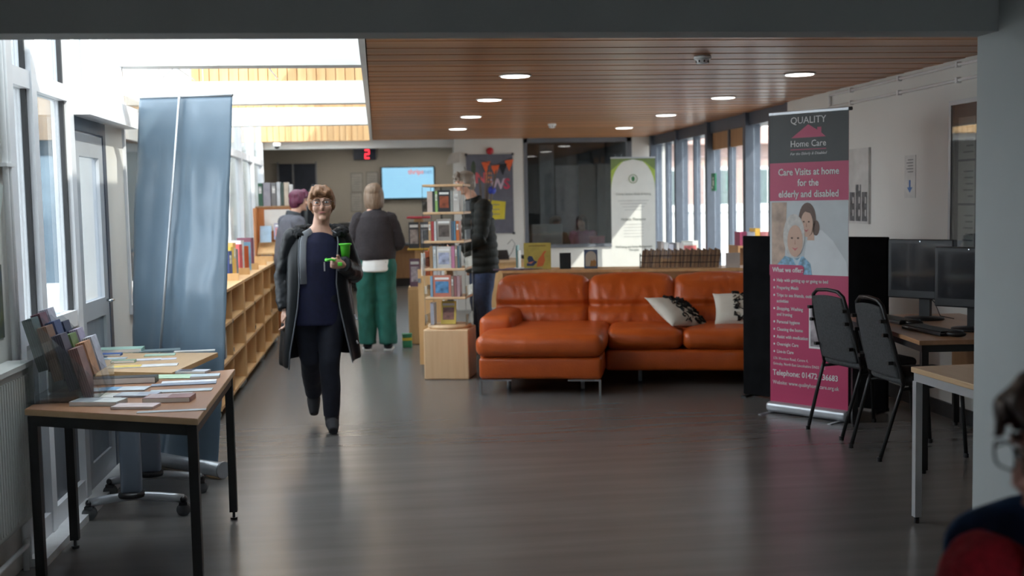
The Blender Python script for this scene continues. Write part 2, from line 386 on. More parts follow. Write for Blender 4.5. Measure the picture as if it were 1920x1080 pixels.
# ---------------------------------------------------------------- outdoors
struct('ground', MB().box(-60, 60, -30, 90, -.5, -.14), mat('paving', (.42,.41,.39), .8, scale=2))
ext = thing('neighbouring_wing', 'low wing with brown timber fascia and blue grey glazing outside the door', 'building', (-2.55, 12.0, -.14))
obj('wall', MB().box(-5.0, 0, .1, 3.0, 0, 2.35), mat('wing_wall', (.10,.125,.145), .5), ext)
obj('fascia', MB().box(-5.1, .1, -.1, 3.1, 2.35, 2.78), mat('wing_timber', (.20,.135,.08), .6, scale=3, stretch=(6,6,.5)), ext)
for k in range(6):
    obj('window', MB().box(-4.9+k*.82, -4.2+k*.82, .05, .1, .9, 2.2), mat('wing_glazing', (.13,.185,.235), .2), ext)
    obj('post', MB().box(-4.16+k*.82, -4.10+k*.82, .02, .1, 0, 2.35), dark_frame, ext)
pl = tag(obj('planter', MB().rbox(0, 1.6, 0, .5, 0, .75, .05), mat('planter_green', (.10,.25,.22), .6), loc=(-3.35, 10.2, -.14)), 'green planter with a white top standing outside the glazing', 'planter')
obj('coping', MB().rbox(-.03, 1.63, -.03, .53, .75, 1.0, .05), paper, pl)
ho = thing('brick_house', 'pinkish brick house with white windows seen through the tall windows', 'house', (7.5, 40, -.14))
obj('wall', MB().box(0, 13, 0, 7, 0, 3.5), mat('pink_brick', (.42,.30,.27), .9, scale=20), ho)
obj('roof', MB().add([(-.4,-.5,3.5),(13.4,-.5,3.5),(13.4,3.5,6),(-.4,3.5,6),(-.4,7.5,3.5),(13.4,7.5,3.5)], [(0,1,2,3),(3,2,5,4),(0,3,4),(1,5,2),(0,4,5,1)]), mat('roof_tiles', (.40,.27,.24), .9, scale=10), ho)
for k in range(7):
    wn = obj('window', MB().box(.5+k*1.8, 1.6+k*1.8, -.06, 0, 1.2, 2.7), white, ho)
    obj('window_pane', MB().box(.6+k*1.8, 1.02+k*1.8, -.08, -.06, 1.3, 2.6).box(1.08+k*1.8, 1.5+k*1.8, -.08, -.06, 1.3, 2.6), mat('dark_pane', (.12,.16,.16), .15), wn)
gw = tag(obj('garden_wall', MB().box(4.6, 20, 24, 24.3, -.14, 1.2), mat('pale_render', (.7,.7,.7), .8)), 'pale rendered garden wall outside the tall windows', 'wall')
obj('coping', MB().box(4.5, 20.1, 23.95, 24.35, 1.2, 1.35), white, gw)
# ================================================================ LEFT SIDE
# ---- radiator, pipes, posters on the near left wall
rm = mat('radiator_enamel', (.55,.57,.55), .45, var=.03)
rad = thing('radiator', 'ribbed panel radiator with a grille top on the near wall', 'radiator', (-1.535, 3.55, 0))
obj('panel', MB().rbox(.02, .085, 0, 1.36, .25, .88, .01, n=2, div=0), rm, rad)
for k in range(44): obj('rib', MB().box(.085, .093, .02+k*.030, .037+k*.030, .28, .85), rm, rad)
obj('top_grille', MB().box(.0, .10, 0, 1.36, .88, .90), rm, rad)
obj('end_cap', MB().box(.0, .10, 1.36, 1.37, .25, .90), rm, rad); obj('bracket', MB().box(0, .03, .3, .36, .3, .8), rm, rad); obj('bracket', MB().box(0, .03, 1.0, 1.06, .3, .8), rm, rad)
obj('pipe', MB().tube([(.05, 1.33, .25), (.05, 1.33, .17), (.06, 1.30, .14), (.06, -.4, .14)], .011), white_gloss, rad, True)
obj('valve', MB().cyl((.05, 1.33, .16), (.05, 1.33, .23), .018), white_gloss, rad, True)
pp = thing('pipe_run', 'pair of white vertical pipes clipped to the near left wall', 'pipe', (XL, 4.985, 0))
for dy in (-.022, .022): obj('pipe', MB().tube([(.022, dy, .0), (.022, dy, 3.3)], .013), white_gloss, pp, True)
obj('clip', MB().box(0, .04, -.06, .06, 1.70, 1.715), white_gloss, pp)
p0 = thing('poster', 'pale poster with a round blue badge curling off the near left wall', 'poster', (XL+.004, 4.68, 1.42))
obj('sheet', MB().add([(0,0,0),(0,.20,-.02),(.03,.20,.20),(0,.0,.30),(.002,0,0),(.002,.20,-.02),(.032,.20,.20),(.002,0,.30)], [(0,1,2,3),(7,6,5,4)]), mat('poster_pale', (.55,.62,.60), .5), p0)
obj('round_badge', MB().cyl((.012,.10,.14), (.022,.10,.14), .058, n=24), mat('badge_blue', (.03,.16,.50), .5), p0)
lettering('SUMMER\nEVENTS', .022, paper, p0, (.024,.10,.14), (math.pi/2, 0, math.pi/2))
for yy, zz in ((.03,.25), (.04,.03)): obj('red_badge', MB().cyl((.006,yy,zz), (.014,yy,zz), .03, n=20), mat('badge_red', (.6,.05,.06), .5), p0)
p1_ = tag(obj('poster', MB().box(0, .004, 0, .20, 0, .30), mat('poster_collage', (.01,.03,.09), .5, scale=9, col2=(.10,.12,.05)), loc=(XL+.001, 4.70, 1.00)), 'dark blue and green photo poster low on the near left wall', 'poster')
p2_ = tag(obj('poster', MB().box(0, .004, 0, .08, 0, .24), mat('poster_navy', (.02,.05,.16), .5), loc=(XL+.001, 4.64, 1.62)), 'narrow navy poster high on the near left wall', 'poster')

# ---- trapezoid table
def table_legs(parent, pts, h, w, m, foot):
    for (x, y) in pts:
        l = obj('leg', MB().box(x-w/2, x+w/2, y-w/2, y+w/2, .04, h), m, parent)
        obj('foot', MB().cyl((x, y, 0), (x, y, .012), .017).cyl((x, y, .012), (x, y, .045), .007), foot, l)
quad = [F(47,767,.73), F(370,785,.73), F(440,692,.73), Vector((-1.415, 5.27, .73))]
c0 = sum(quad, Vector())/4
def inset(q, c, d): return [(p.x-c.x)*(1-d) for p in q], [(p.y-c.y)*(1-d) for p in q]
tb = thing('trapezoid_table', 'dark wood trapezoid table with black legs loaded with leaflets', 'table', (c0.x, c0.y, 0))
poly = [(p.x-c0.x, p.y-c0.y) for p in quad]
obj('tabletop', MB().prism(poly, .705, .73), table_wood, tb)
obj('edge_band', MB().prism([(x*1.004, y*1.004) for x, y in poly], .7055, .7285), pale_wood, tb)
ip = [(x*.93, y*.93) for x, y in poly]
rl = MB()
for k in range(4):
    a = Vector((*ip[k], 0)); b = Vector((*ip[(k+1) % 4], 0)); d = (b-a).normalized(); n = Vector((-d.y, d.x, 0))*.014
    rl.add([(a-n)+Vector((0,0,.66)), (b-n)+Vector((0,0,.66)), (b+n)+Vector((0,0,.66)), (a+n)+Vector((0,0,.66)), (a-n)+Vector((0,0,.705)), (b-n)+Vector((0,0,.705)), (b+n)+Vector((0,0,.705)), (a+n)+Vector((0,0,.705))],
           [(3,2,1,0),(4,5,6,7),(0,1,5,4),(1,2,6,5),(2,3,7,6),(3,0,4,7)])
obj('frame_rail', rl, black_metal, tb)
table_legs(tb, ip, .70, .036, black_metal, black_plastic)

# ---- leaflets lying on the tables: (px, py of the middle, length, width, thickness, turn, colour)
def leaflet(px, py, zt, l, wd, t, a, col, label, cat='leaflet', grp=None, band=None):
    p = F(px, py, zt); m = mat('print_%02d%02d%02d' % tuple(int(c*99) for c in col), col, .45, var=.18, scale=18)
    o = tag(obj(cat.split()[-1], MB().box(-l/2, l/2, -wd/2, wd/2, 0, t), m, loc=(p.x, p.y, zt+.0005), rot=(0, 0, R(a))), label, cat, grp)
    if t > .008: obj('pages', MB().box(-l/2+.002, l/2-.002, -wd/2-.0006, wd/2+.0006, .002, t-.002), paper, o)
    if band: obj('printed_panel', MB().box(-l/2+.01, -l/2+.01+l*.45, -wd/2+.008, wd/2-.008, t, t+.0006), mat('print_%02d%02d%02d' % tuple(int(c*99) for c in band), band, .45, var=.18, scale=18), o)
    return o
W = (.62,.66,.70)
for px, py, l, wd, t, a, col, lab, band in (
    (185, 758, .20, .10, .018, -14, (.55,.58,.58), 'stack of pale folded leaflets by the front edge of the dark table', (.3,.33,.36)),
    (255, 764, .17, .09, .010, -10, (.60,.50,.50), 'pinkish leaflet pile at the front edge of the dark table', None),
    (318, 751, .19, .11, .020, -4, (.28,.16,.16), 'dark red stack of booklets beside the table corner', (.45,.35,.36)),
    (322, 771, .26, .035, .002, 2, (.42,.46,.50), 'slim grey strip leaflet along the front table edge', None),
    (258, 742, .17, .10, .008, -8, (.38,.42,.50), 'blue grey leaflet with dark rim in mid table', (.5,.55,.6)),
    (200, 742, .19, .11, .003, -18, (.60,.60,.58), 'cream open leaflet in front of the acrylic rack', (.5,.5,.42)),
    (225, 731, .24, .10, .006, -6, (.55,.62,.68), 'pale blue folded brochure beside the acrylic rack', (.2,.4,.62)),
    (340, 733, .26, .07, .003, 2, (.48,.54,.58), 'grey leaflet with fine text near the long table edge', None),
    (318, 742, .18, .08, .004, 4, (.50,.54,.56), 'pale grey leaflet under the dark red booklets', None),
    (345, 721, .28, .06, .004, 4, (.26,.30,.38), 'slate blue long leaflet near the long table edge', None),
    (355, 716, .24, .06, .003, 4, (.68,.70,.74), 'white long leaflet lying against the slate blue one', None),
    (233, 718, .29, .08, .028, 0, (.02,.022,.025), 'thick black folder lying beside the acrylic rack', None),
    (225, 711, .22, .08, .004, 0, W, 'white cards fanned behind the black folder', None),
    (330, 707, .22, .12, .004, -8, (.45,.62,.45), 'pale green leaflet towards the far end of the dark table', None),
    (385, 708, .13, .08, .012, 4, (.48,.56,.62), 'pale blue booklet at the far end of the dark table', None),
    (362, 699, .15, .07, .012, -14, (.50,.52,.58), 'white and black printed pack at the far end of the dark table', (.05,.04,.05))):
    leaflet(px, py, .73, l, wd, t, a, col, lab, 'leaflet', 'leaflets on the dark table', band)

# ---- acrylic leaflet rack with bundles
RKP, RKA = F(112, 742, .73) + Vector((.065, 0, 0)), R(91)
rk = thing('leaflet_rack', 'clear acrylic tiered leaflet rack standing on the dark table', 'leaflet rack', (RKP.x, RKP.y, .7305), RKA)
base_me = MB().box(-.20, .20, -.12, .16, 0, .004); obj('base_plate', base_me, clear, rk)
for k in range(4): obj('pocket_front', MB().box(-.20, .20, -.122+k*.058, -.120+k*.058, .004+k*.042, .11+k*.042), clear, rk)
for x in (-.202, -.069, .066, .199): obj('divider', MB().add([(x,-.12,.004),(x,.16,.004),(x,.16,.34),(x,.10,.34),(x,-.12,.10),(x+.002,-.12,.004),(x+.002,.16,.004),(x+.002,.16,.34),(x+.002,.10,.34),(x+.002,-.12,.10)], [(0,1,2,3,4),(9,8,7,6,5),(0,4,9,5),(4,3,8,9),(3,2,7,8),(0,5,6,1),(1,6,7,2)]), clear, rk)
cols = [(.04,.07,.07),(.16,.085,.05),(.06,.055,.08),(.20,.11,.10), (.12,.05,.07),(.03,.05,.13),(.10,.16,.05),(.42,.22,.12), (.36,.36,.42),(.015,.02,.05),(.30,.27,.36),(.42,.43,.50)]
nm = ['dark green','brown','dark slate','dusky pink','maroon','navy','green','orange and cream','lilac','black','mauve','silver']
ML = Matrix.Translation((RKP.x, RKP.y, .7305)) @ Matrix.Rotation(RKA, 4, 'Z')
for c in range(3):
    for k in range(4):
        i = c*4+k; kk = 3-k
        loc = ML @ Vector((-.134+c*.134, -.097+kk*.058, .006+kk*.042))
        b_ = tag(obj('leaflet_bundle', MB().box(-.052, .052, -.019, .019, 0, .22+.008*(i % 3)), mat('bundle_%d' % i, cols[i], .45, var=.25, scale=25), loc=loc, rot=(R(-15), 0, RKA)), nm[i]+' bundle of leaflets in the clear acrylic rack', 'leaflets', 'leaflet bundles in the acrylic rack')
        for q in range(4): obj('leaflet_edge', MB().box(-.0525, .0525, -.014+q*.009, -.0125+q*.009, .002, .2205+.008*(i % 3)), mat('edge_%d' % i, [min(1, v*1.9+.03) for v in cols[i]], .6), b_)

# ---- mobile table with two column legs
fq = [Vector((-1.47, 5.84, 0)), F(322,699,.72), F(408,661,.72), Vector((-1.47, 6.52, 0))]
c1 = Vector((-1.2, 6.05, 0))
ft = thing('mobile_table', 'light wood folding table on silver column legs with castors', 'table', c1)
obj('tabletop', MB().prism([(p.x-c1.x, p.y-c1.y) for p in fq], .695, .72), pale_wood, ft)
obj('edge_band', MB().prism([((p.x-c1.x)*1.004, (p.y-c1.y)*1.004) for p in fq], .6955, .7185), birch_h, ft)
for yy, x0, x1 in ((5.72, -1.44, -.99), (6.16, -1.44, -.97)):
    xm = (x0+x1)/2 - c1.x - .02; y_ = yy - c1.y
    lg = obj('leg', MB().rbox(xm-.05, xm+.05, y_-.03, y_+.03, .125, .695, .018, n=3, div=0), col_grey, ft, True)
    obj('collar', MB().lathe([(.03,.105),(.062,.108),(.066,.12),(.062,.132),(.03,.135)], (xm, y_, 0)), black_plastic, lg, True)
    pts = [(x0-c1.x + (x1-x0)*t/8, y_, .085 + .025*math.sin(math.pi*t/8)) for t in range(9)]
    ba = obj('base_bar', MB().tube(pts, [(.022,.016)]*9), silver, ft, True)
    for e, xx in ((-1, x0-c1.x), (1, x1-c1.x)):
        obj('end_plug', MB().ell((xx, y_, .085), (.018,.024,.018)), black_plastic, ba, True)
        ca = obj('castor', MB().cyl((xx, y_-.016, .034), (xx, y_-.004, .034), .034, n=20).cyl((xx, y_+.004, .034), (xx, y_+.016, .034), .034, n=20), mat('castor_grey', (.10,.105,.11), .5), ft, True)
        obj('fork', MB().cyl((xx, y_, .03), (xx, y_, .09), .009).box(xx-.02, xx+.02, y_-.02, y_+.02, .055, .07), black_plastic, ca)
for px, py, l, wd, t, a, col, lab, band in (
    (225, 660, .25, .12, .022, 2, (.36,.56,.48), 'pale green folder box on the far side of the mobile table', None),
    (300, 658, .22, .10, .006, 10, (.20,.26,.28), 'dark grey green folder on the mobile table', None),
    (205, 667, .13, .06, .012, 0, (.05,.13,.40), 'blue leaflet pile by the glazing on the mobile table', None),
    (300, 666, .16, .08, .004, 5, (.45,.60,.50), 'mint leaflet lying on the mobile table', None),
    (215, 673, .12, .06, .004, 0, (.48,.58,.66), 'pale blue leaflet on the mobile table', None),
    (265, 676, .20, .06, .006, 6, (.66,.67,.74), 'lilac white paper pile on the mobile table', None),
    (305, 674, .14, .06, .003, 6, (.66,.66,.76), 'lavender white sheet on the mobile table', None),
    (232, 680, .12, .05, .014, 0, (.25,.36,.27), 'small dark green booklet on the mobile table', None),
    (268, 687, .34, .09, .004, 4, (.70,.70,.70), 'white leaflet with yellow print at the front of the mobile table', (.75,.55,.12)),
    (365, 659, .22, .05, .005, 4, (.70,.70,.68), 'white paper poking over the end of the mobile table', None)):
    leaflet(px, py, .72, l, wd, t, a, col, lab, 'leaflet', 'leaflets on the mobile table', band)

# ---- roll-up banner seen from behind
bl = [AY(436,178,6.54), AY(262,183,6.95), AY(250,846,6.98), AY(407,880,6.50)]
bb = thing('roll_up_banner', 'tall blue grey banner seen from behind with a diagonal pole', 'banner', (bl[3].x, bl[3].y, 0))
o0 = Vector((bl[3].x, bl[3].y, 0)); nrm = (bl[3]-bl[2]).cross(bl[0]-bl[3]).normalized()
if nrm.y > 0: nrm = -nrm
sh = MB(); nu, nv = 36, 60; gv = []
for j in range(nv+1):
    for i in range(nu+1):
        u, v = i/nu, j/nv
        p = (bl[1]*(1-u)+bl[0]*u)*(1-v) + (bl[2]*(1-u)+bl[3]*u)*v
        s = math.sin(math.pi*v)**.6
        wv = .012*math.sin(u*9+1.2+v*.8)*s + .010*math.sin(u*21+v*3)*s + .012*noise.noise((u*4, v*5, 0))*s + .006*noise.noise((u*9, v*16, 3))*s
        gv.append(p - o0 + nrm*wv)
sh.add(gv, [(j*(nu+1)+i, (j+1)*(nu+1)+i, (j+1)*(nu+1)+i+1, j*(nu+1)+i+1) for j in range(nv) for i in range(nu)])
obj('sheet', baked(sh, solid=.0015), mat('banner_back', (.16,.225,.29), .33, var=.05, scale=3, coat=.1), bb)
def bp_(u, v): return (bl[1]*(1-u)+bl[0]*u)*(1-v) + (bl[2]*(1-u)+bl[3]*u)*v - o0
obj('top_rail', MB().cyl(bp_(0,0), bp_(1,0), .008), silver, bb, True)
obj('pole', MB().cyl(bp_(.47,0)+nrm*.02, bp_(.30,1)+nrm*.035, .008), silver, bb, True)
b0, b1 = bp_(-.03,1), bp_(1.06,1); b0.z = b1.z = .048
cs = obj('base_cassette', MB().cyl(b0, b1, .042, n=20), silver, bb, True)
obj('end_cap', MB().cyl(b1, b1+(b1-b0).normalized()*.012, .048, n=24), mat('cap_grey', (.30,.31,.33), .5), cs)
for t in (.25, .8):
    q = b0*(1-t)+b1*t; obj('stabiliser_foot', MB().box(q.x-.015, q.x+.015, q.y-.20, q.y+.10, .0, .008), silver, bb)

# ---- low bookcases along the left wall
FX = -1.13
def low_case(y0, y1, label, bays):
    d = .34; h = .90
    t = thing('low_bookcase', label, 'bookcase', (FX, y0, 0), 0, 'low birch bookcases under the left windows')
    L_ = y1-y0; s = .02
    obj('side', MB().box(-d, 0, 0, s, .07, h), birch, t); obj('side', MB().box(-d, 0, L_-s, L_, .07, h), birch, t)
    obj('top', MB().box(-d, 0, s, L_-s, h-.022, h), birch_h, t); obj('back', MB().box(-d, -d+.012, s, L_-s, .07, h-.022), birch, t)
    for z in (.07, .35, .63): obj('shelf', MB().box(-d+.012, -.004, s, L_-s, z, z+.022), birch_h, t)
    for k in range(1, bays):
        y = L_*k/bays; obj('divider', MB().box(-d+.012, -.004, y-.01, y+.01, .09, h-.022), birch, t)
    for k in range(bays): obj('bookend', MB().box(-d+.02, -.03, L_*(k+.95)/bays-.012, L_*(k+.95)/bays, h, h+.06), birch, t)
    for yy in (.06, L_-.06):
        for xx in (-.05, -d+.05):
            ca = obj('castor', MB().cyl((xx, yy-.012, .034), (xx, yy+.012, .034), .034, n=16), mat('castor_pale', (.45,.50,.50), .4), t, True)
            obj('fork', MB().box(xx-.012, xx+.012, yy-.016, yy+.016, .05, .07), chrome, ca)
    for z in (.40, .62): obj('hinge_plate', MB().box(-.002, .001, L_/2-.02, L_/2+.02, z, z+.03), chrome, t)
    return t
low_case(8.22, 9.78, 'low birch bookcase half hidden by the blue grey banner', 2)
low_case(9.82, 11.38, 'empty low birch bookcase in the middle of the left row', 2)
low_case(11.42, 12.98, 'low birch bookcase at the far end of the row beside the tall display', 2)

# ---- books
COVERS = [(.02,.04,.20),(.70,.50,.05),(.62,.62,.60),(.45,.04,.05),(.55,.12,.03),(.25,.45,.60),(.16,.02,.06),(.05,.20,.10),(.10,.10,.12),(.50,.48,.42),(.35,.20,.40),(.02,.12,.30)]
def book(loc, w, d, h, col, label, group=None, rz=0.0, lean=0.0, face=False, name='book', pic=None, rx=0.0, cat='book'):
    m = mat('cover_%02d%02d%02d' % tuple(int(c*99) for c in col), col, .4, var=.15, scale=14)
    mb = MB().box(-w/2, w/2, -d/2, -d/2+.003, 0, h) if False else MB()
    if face: mb.box(-w/2, w/2, -d/2, -d/2+.004, 0, h).box(-w/2, w/2, d/2-.004, d/2, 0, h).box(-w/2, -w/2+.004, -d/2+.004, d/2-.004, 0, h)
    else: mb.box(-w/2, -w/2+.003, -d/2, d/2, 0, h).box(w/2-.003, w/2, -d/2, d/2, 0, h).box(-w/2+.003, w/2-.003, -d/2, -d/2+.003, 0, h)
    o = tag(obj(name, mb, m, loc=loc, rot=(rx, lean, rz)), label, cat, group)
    e = .004
    if face: obj('pages', MB().box(-w/2+e, w/2-.004, -d/2+e, d/2-e, .004, h-.004), paper, o)
    else: obj('pages', MB().box(-w/2+.003, w/2-.003, -d/2+.003, d/2-.006, .004, h-.004), paper, o)
    if pic:
        m2 = mat('pic_%02d%02d%02d' % tuple(int(c*99) for c in pic), pic, .4, var=.5, scale=22)
        if face: obj('cover_picture', MB().box(-w*.38, w*.38, -d/2-.001, -d/2, h*.18, h*.72), m2, o); obj('title_band', MB().box(-w*.4, w*.4, -d/2-.001, -d/2, h*.80, h*.90), paper, o)
        else: obj('spine_label', MB().box(-w*.32, w*.32, -d/2-.001, -d/2, h*.55, h*.85), m2, o)
    return o
yy = 8.95
lbls = ['navy', 'yellow', 'orange and white', 'grey', 'slim red', 'white', 'rust red', 'tall pale blue', 'maroon']
bc = [(.02,.04,.18),(.70,.48,.05),(.75,.40,.10),(.20,.22,.24),(.50,.05,.05),(.62,.62,.62),(.42,.09,.03),(.22,.44,.62),(.15,.02,.05)]
bys = [9.95, 10.09, 10.23, 10.37, 10.70, 10.84, 11.05, 11.24, 11.70]
for k, (l_, c_) in enumerate(zip(lbls, bc)):
    fc = k in (6, 7)
    book((FX-.19, bys[k], .9005), .045 if not fc else .20, .17 if not fc else .03, .24+.03*(k % 3), c_, l_+' book standing on top of the low birch bookcases', 'books on the low bookcases', rz=R(20 if fc else 62), face=fc, pic=(.6,.6,.5) if k in (0, 2) else None)
for k, (y_, z_, c_) in enumerate(((8.75, .373, (.04,.10,.25)), (8.83, .373, (.60,.62,.62)), (8.70, .653, (.25,.2,.2)))):
    book((FX-.12, y_, z_), .035, .17, .21, c_, ['blue', 'white', 'brown'][k]+' book inside the low bookcase next to the banner', 'books in the low bookcase', rz=R(90))

# ---- tall display unit beyond the low row
tu = thing('display_unit', 'tall orange wood display unit with sloping magazine shelves and a white notice', 'display unit', (-1.02, 13.75, 0))
obj('back_panel', MB().box(-.38, .05, .0, .03, .06, 1.49), orange_wood, tu); obj('side', MB().box(-.40, -.38, -.28, .30, 0, 1.49), orange_wood, tu); obj('side', MB().box(.05, .07, -.10, .30, 0, 1.49), birch, tu)
obj('top', MB().box(-.40, .07, -.02, .30, 1.49, 1.51), oak_dark, tu); obj('plinth', MB().box(-.38, .05, -.26, .28, 0, .06), oak_dark, tu)
for z in (.30, .62, .95): obj('sloping_shelf', MB().add([(-.37,-.26,z),(.05,-.26,z),(.05,-.02,z+.12),(-.37,-.02,z+.12),(-.37,-.26,z+.02),(.05,-.26,z+.02),(.05,-.02,z+.14),(-.37,-.02,z+.14)], [(3,2,1,0),(4,5,6,7),(0,1,5,4),(1,2,6,5),(2,3,7,6),(3,0,4,7)]), birch_h, tu)
tag(obj('notice', MB().box(-.13, .17, -.004, 0, 0, .25), paper, loc=(-1.19, 13.748, 1.22)), 'white paper notice pinned to the tall display unit', 'notice')
for k, (x, z, c_) in enumerate(((-1.30, .99, (.35,.50,.65)), (-1.14, 1.02, (.30,.30,.42)), (-1.01, 1.0, (.70,.55,.08)), (-1.30, .66, (.66,.68,.70)), (-1.12, .66, (.60,.62,.68)), (-1.30, .34, (.62,.64,.66)), (-1.10, .34, (.14,.2,.34)))):
    book((x, 13.60, z+.10), .13, .008, .20, c_, ['pale blue','violet patterned','yellow','white','pale lilac','plain white lower','dark blue lower'][k]+' magazine on the sloping shelves of the tall display', 'magazines on the tall display', face=True, name='magazine', pic=(.5,.2,.2) if k in (1,2) else None, rx=R(-20), cat='magazine')
for k, (x, w_, h_, c_) in enumerate(((-1.36,.05,.27,(.03,.10,.06)), (-1.285,.085,.275,(.30,.29,.34)), (-1.205,.055,.275,(.16,.16,.17)), (-1.15,.04,.28,(.55,.58,.62)), (-1.105,.03,.27,(.06,.09,.08)), (-1.06,.05,.275,(.55,.48,.40)), (-1.01,.03,.25,(.7,.7,.7)))):
    book((x, 13.88, 1.511), w_, .20, h_, c_, ['dark green','wide grey','black and white','pale','slim dark','beige','white'][k]+' large book on top of the tall display unit', 'large books on the tall display', pic=(.6,.6,.6) if k in (0,2) else None)
# ================================================================ MIDDLE: sofa, shelves, spinners
SA = R(-14.5); S0 = Vector((.742, 8.887, 0)); SM = Matrix.Translation(S0) @ Matrix.Rotation(SA, 4, 'Z')
sofa = thing('corner_sofa', 'orange leather corner sofa with a chaise end and chrome legs', 'sofa', S0, SA)
def wr(amp, fx=14.0, fz=3.0, seed=0):           # creases that run mostly up and down
    def fn(p):
        n1 = noise.noise((p.x*fx, p.y*4, p.z*fz+seed)); n2 = noise.noise((p.x*fx*2.3+p.z*6, p.y*5, p.z*fz*1.5+seed+7))
        e = -abs(n1)*amp - abs(n2)*amp*.5
        return Vector((p.x, p.y - e*.9, p.z - e*.35))
    return fn
obj('chaise_base', MB().rbox(.01, .975, .02, 1.45, .125, .295, .03, puff=.006), leather, sofa, True)
obj('chaise_cushion', MB().rbox(-.01, .985, -.015, 1.12, .298, .470, .065, n=6, puff=.022, fn=wr(.010, 5, 5, 2), div=2), leather, sofa, True)
obj('seat_base', MB().rbox(.978, 2.53, .47, 1.45, .125, .295, .03, puff=.004), leather, sofa, True)
for u0, u1, sd in ((.99, 1.60, 3), (1.605, 2.30, 5)):
    obj('seat_cushion', MB().rbox(u0, u1, .455, 1.12, .298, .455, .06, n=6, puff=.025, fn=wr(.012, 6, 6, sd), div=2), leather, sofa, True)
def lean(f):
    def fn(p):
        q = f(p); h = (q.z-.42)
        roll = .045*math.exp(-((q.z-.60)/.035)**2)          # seam across the back cushion
        d = 1 if q.y < 1.2 else 0
        return Vector((q.x, q.y + h*.38 + roll*d, q.z))
    return fn
for u0, u1, sd in ((.0, .795, 11), (.80, 1.535, 23), (1.54, 2.29, 31)):
    obj('back_cushion', MB().rbox(u0+.004, u1-.004, 1.02, 1.24, .41, .842, .075, n=6, puff=.03, fn=lean(wr(.024, 8, 2.6, sd)), div=3), leather, sofa, True)
obj('backrest', MB().rbox(-.04, 2.53, 1.36, 1.52, .13, .80, .05, fn=lambda p: Vector((p.x, p.y+max(0, p.z-.45)*.12, p.z))), leather, sofa, True)
obj('arm', MB().rbox(-.05, .22, .42, 1.36, .20, .575, .05, n=6, puff=.02, fn=wr(.006, 6, 4, 3), div=2), leather, sofa, True)
obj('arm', MB().rbox(2.30, 2.55, .46, 1.36, .20, .575, .05, n=6, puff=.02), leather, sofa, True)
for u, v, s in ((.02, .03, 1), (.96, .03, -1), (2.50, .50, -1), (.03, 1.42, 1), (2.50, 1.42, -1)):
    obj('leg', MB().box(u-.009, u+.009, v-.02, v+.02, 0, .125).box(min(u, u+s*.25), max(u, u+s*.25), v-.02, v+.02, .112, .125), chrome, sofa)
for u, v in ((.20, .35), (.80, .35), (1.25, .75)): obj('glide', MB().cyl((u, v, 0), (u, v, .125), .016), silver, sofa, True)
# scatter cushions
cm = mat('cushion_cream', (.62,.58,.50), .9, bump=.2, bscale=200, var=.05)
cp = mat('cushion_black', (.012,.012,.012), .9)
def cushion(label, loc, rot, s, flip):
    t = thing('scatter_cushion', label, 'cushion', loc, 0, 'scatter cushions on the sofa'); t.rotation_euler = rot
    n = 14; mb = MB(); vs = []
    def H(a, b): return .062*((1-a*a)*(1-b*b))**.45
    for sg in (1, -1):
        for j in range(n+1):
            for i in range(n+1):
                a, b = i/n*2-1, j/n*2-1; k = 1-.10*(1-a*a)*(b*b) ; k2 = 1-.10*(1-b*b)*(a*a)
                vs.append((a*s*k2, b*s*k, sg*H(a, b)+.002*sg))
    q = (n+1)*(n+1)
    mb.add(vs, [(j*(n+1)+i, j*(n+1)+i+1, (j+1)*(n+1)+i+1, (j+1)*(n+1)+i) for j in range(n) for i in range(n)] + [(q+j*(n+1)+i, q+(j+1)*(n+1)+i, q+(j+1)*(n+1)+i+1, q+j*(n+1)+i+1) for j in range(n) for i in range(n)])
    edge = [i for i in range(n)] + [j*(n+1)+n for j in range(n)] + [n*(n+1)+n-i for i in range(n)] + [(n-j)*(n+1) for j in range(n)]
    mb.f += [(edge[k], q+edge[k], q+edge[(k+1) % len(edge)], edge[(k+1) % len(edge)]) for k in range(len(edge))]
    obj('cover', mb, cm, t, True)
    pr = MB(); rnd = random.Random(5+flip)                    # swirling black print
    def sv(a, b): return Vector((a*s, b*s, H(a, b)+.0045))
    for k in range(16):
        a0, b0 = rnd.uniform(-.2, .75), -.8+k*.107; r0 = rnd.uniform(.12, .24); ph = rnd.uniform(0, 6)
        pts = [sv(max(-.35, min(.93, a0+r0*(1-m/14)*math.cos(ph+m*.55))), max(-.93, min(.93, b0+r0*(1-m/14)*math.sin(ph+m*.55)))) for m in range(13)]
        pr.tube(pts, [(.013*(1-abs(m-6)/9), .002) for m in range(13)], n=6)
    for k in range(64):
        a0, b0 = rnd.uniform(-.2, .85), rnd.uniform(-.88, .88); ph = rnd.uniform(0, 3.1)
        pts = [sv(max(-.3, min(.93, a0+.10*m*math.cos(ph)/3)), max(-.93, min(.93, b0+.10*m*math.sin(ph)/3))) for m in range(-3, 4)]
        pr.tube(pts, [(.016*(1-abs(m)/3.6), .002) for m in range(-3, 4)], n=6)
    o = obj('swirl_print', pr, cp, t, True); o['kind'] = 'stuff'
    return t
c = SM @ Vector((1.56, .80, .565)); cushion('cream cushion with black swirls slumped in the middle of the sofa', c, (R(30), R(6), R(28)), .21, 0)
c = SM @ Vector((2.06, .86, .585)); cushion('cream cushion with a black swirl band propped near the sofa end', c, (R(36), R(0), R(-14)), .20, 4)

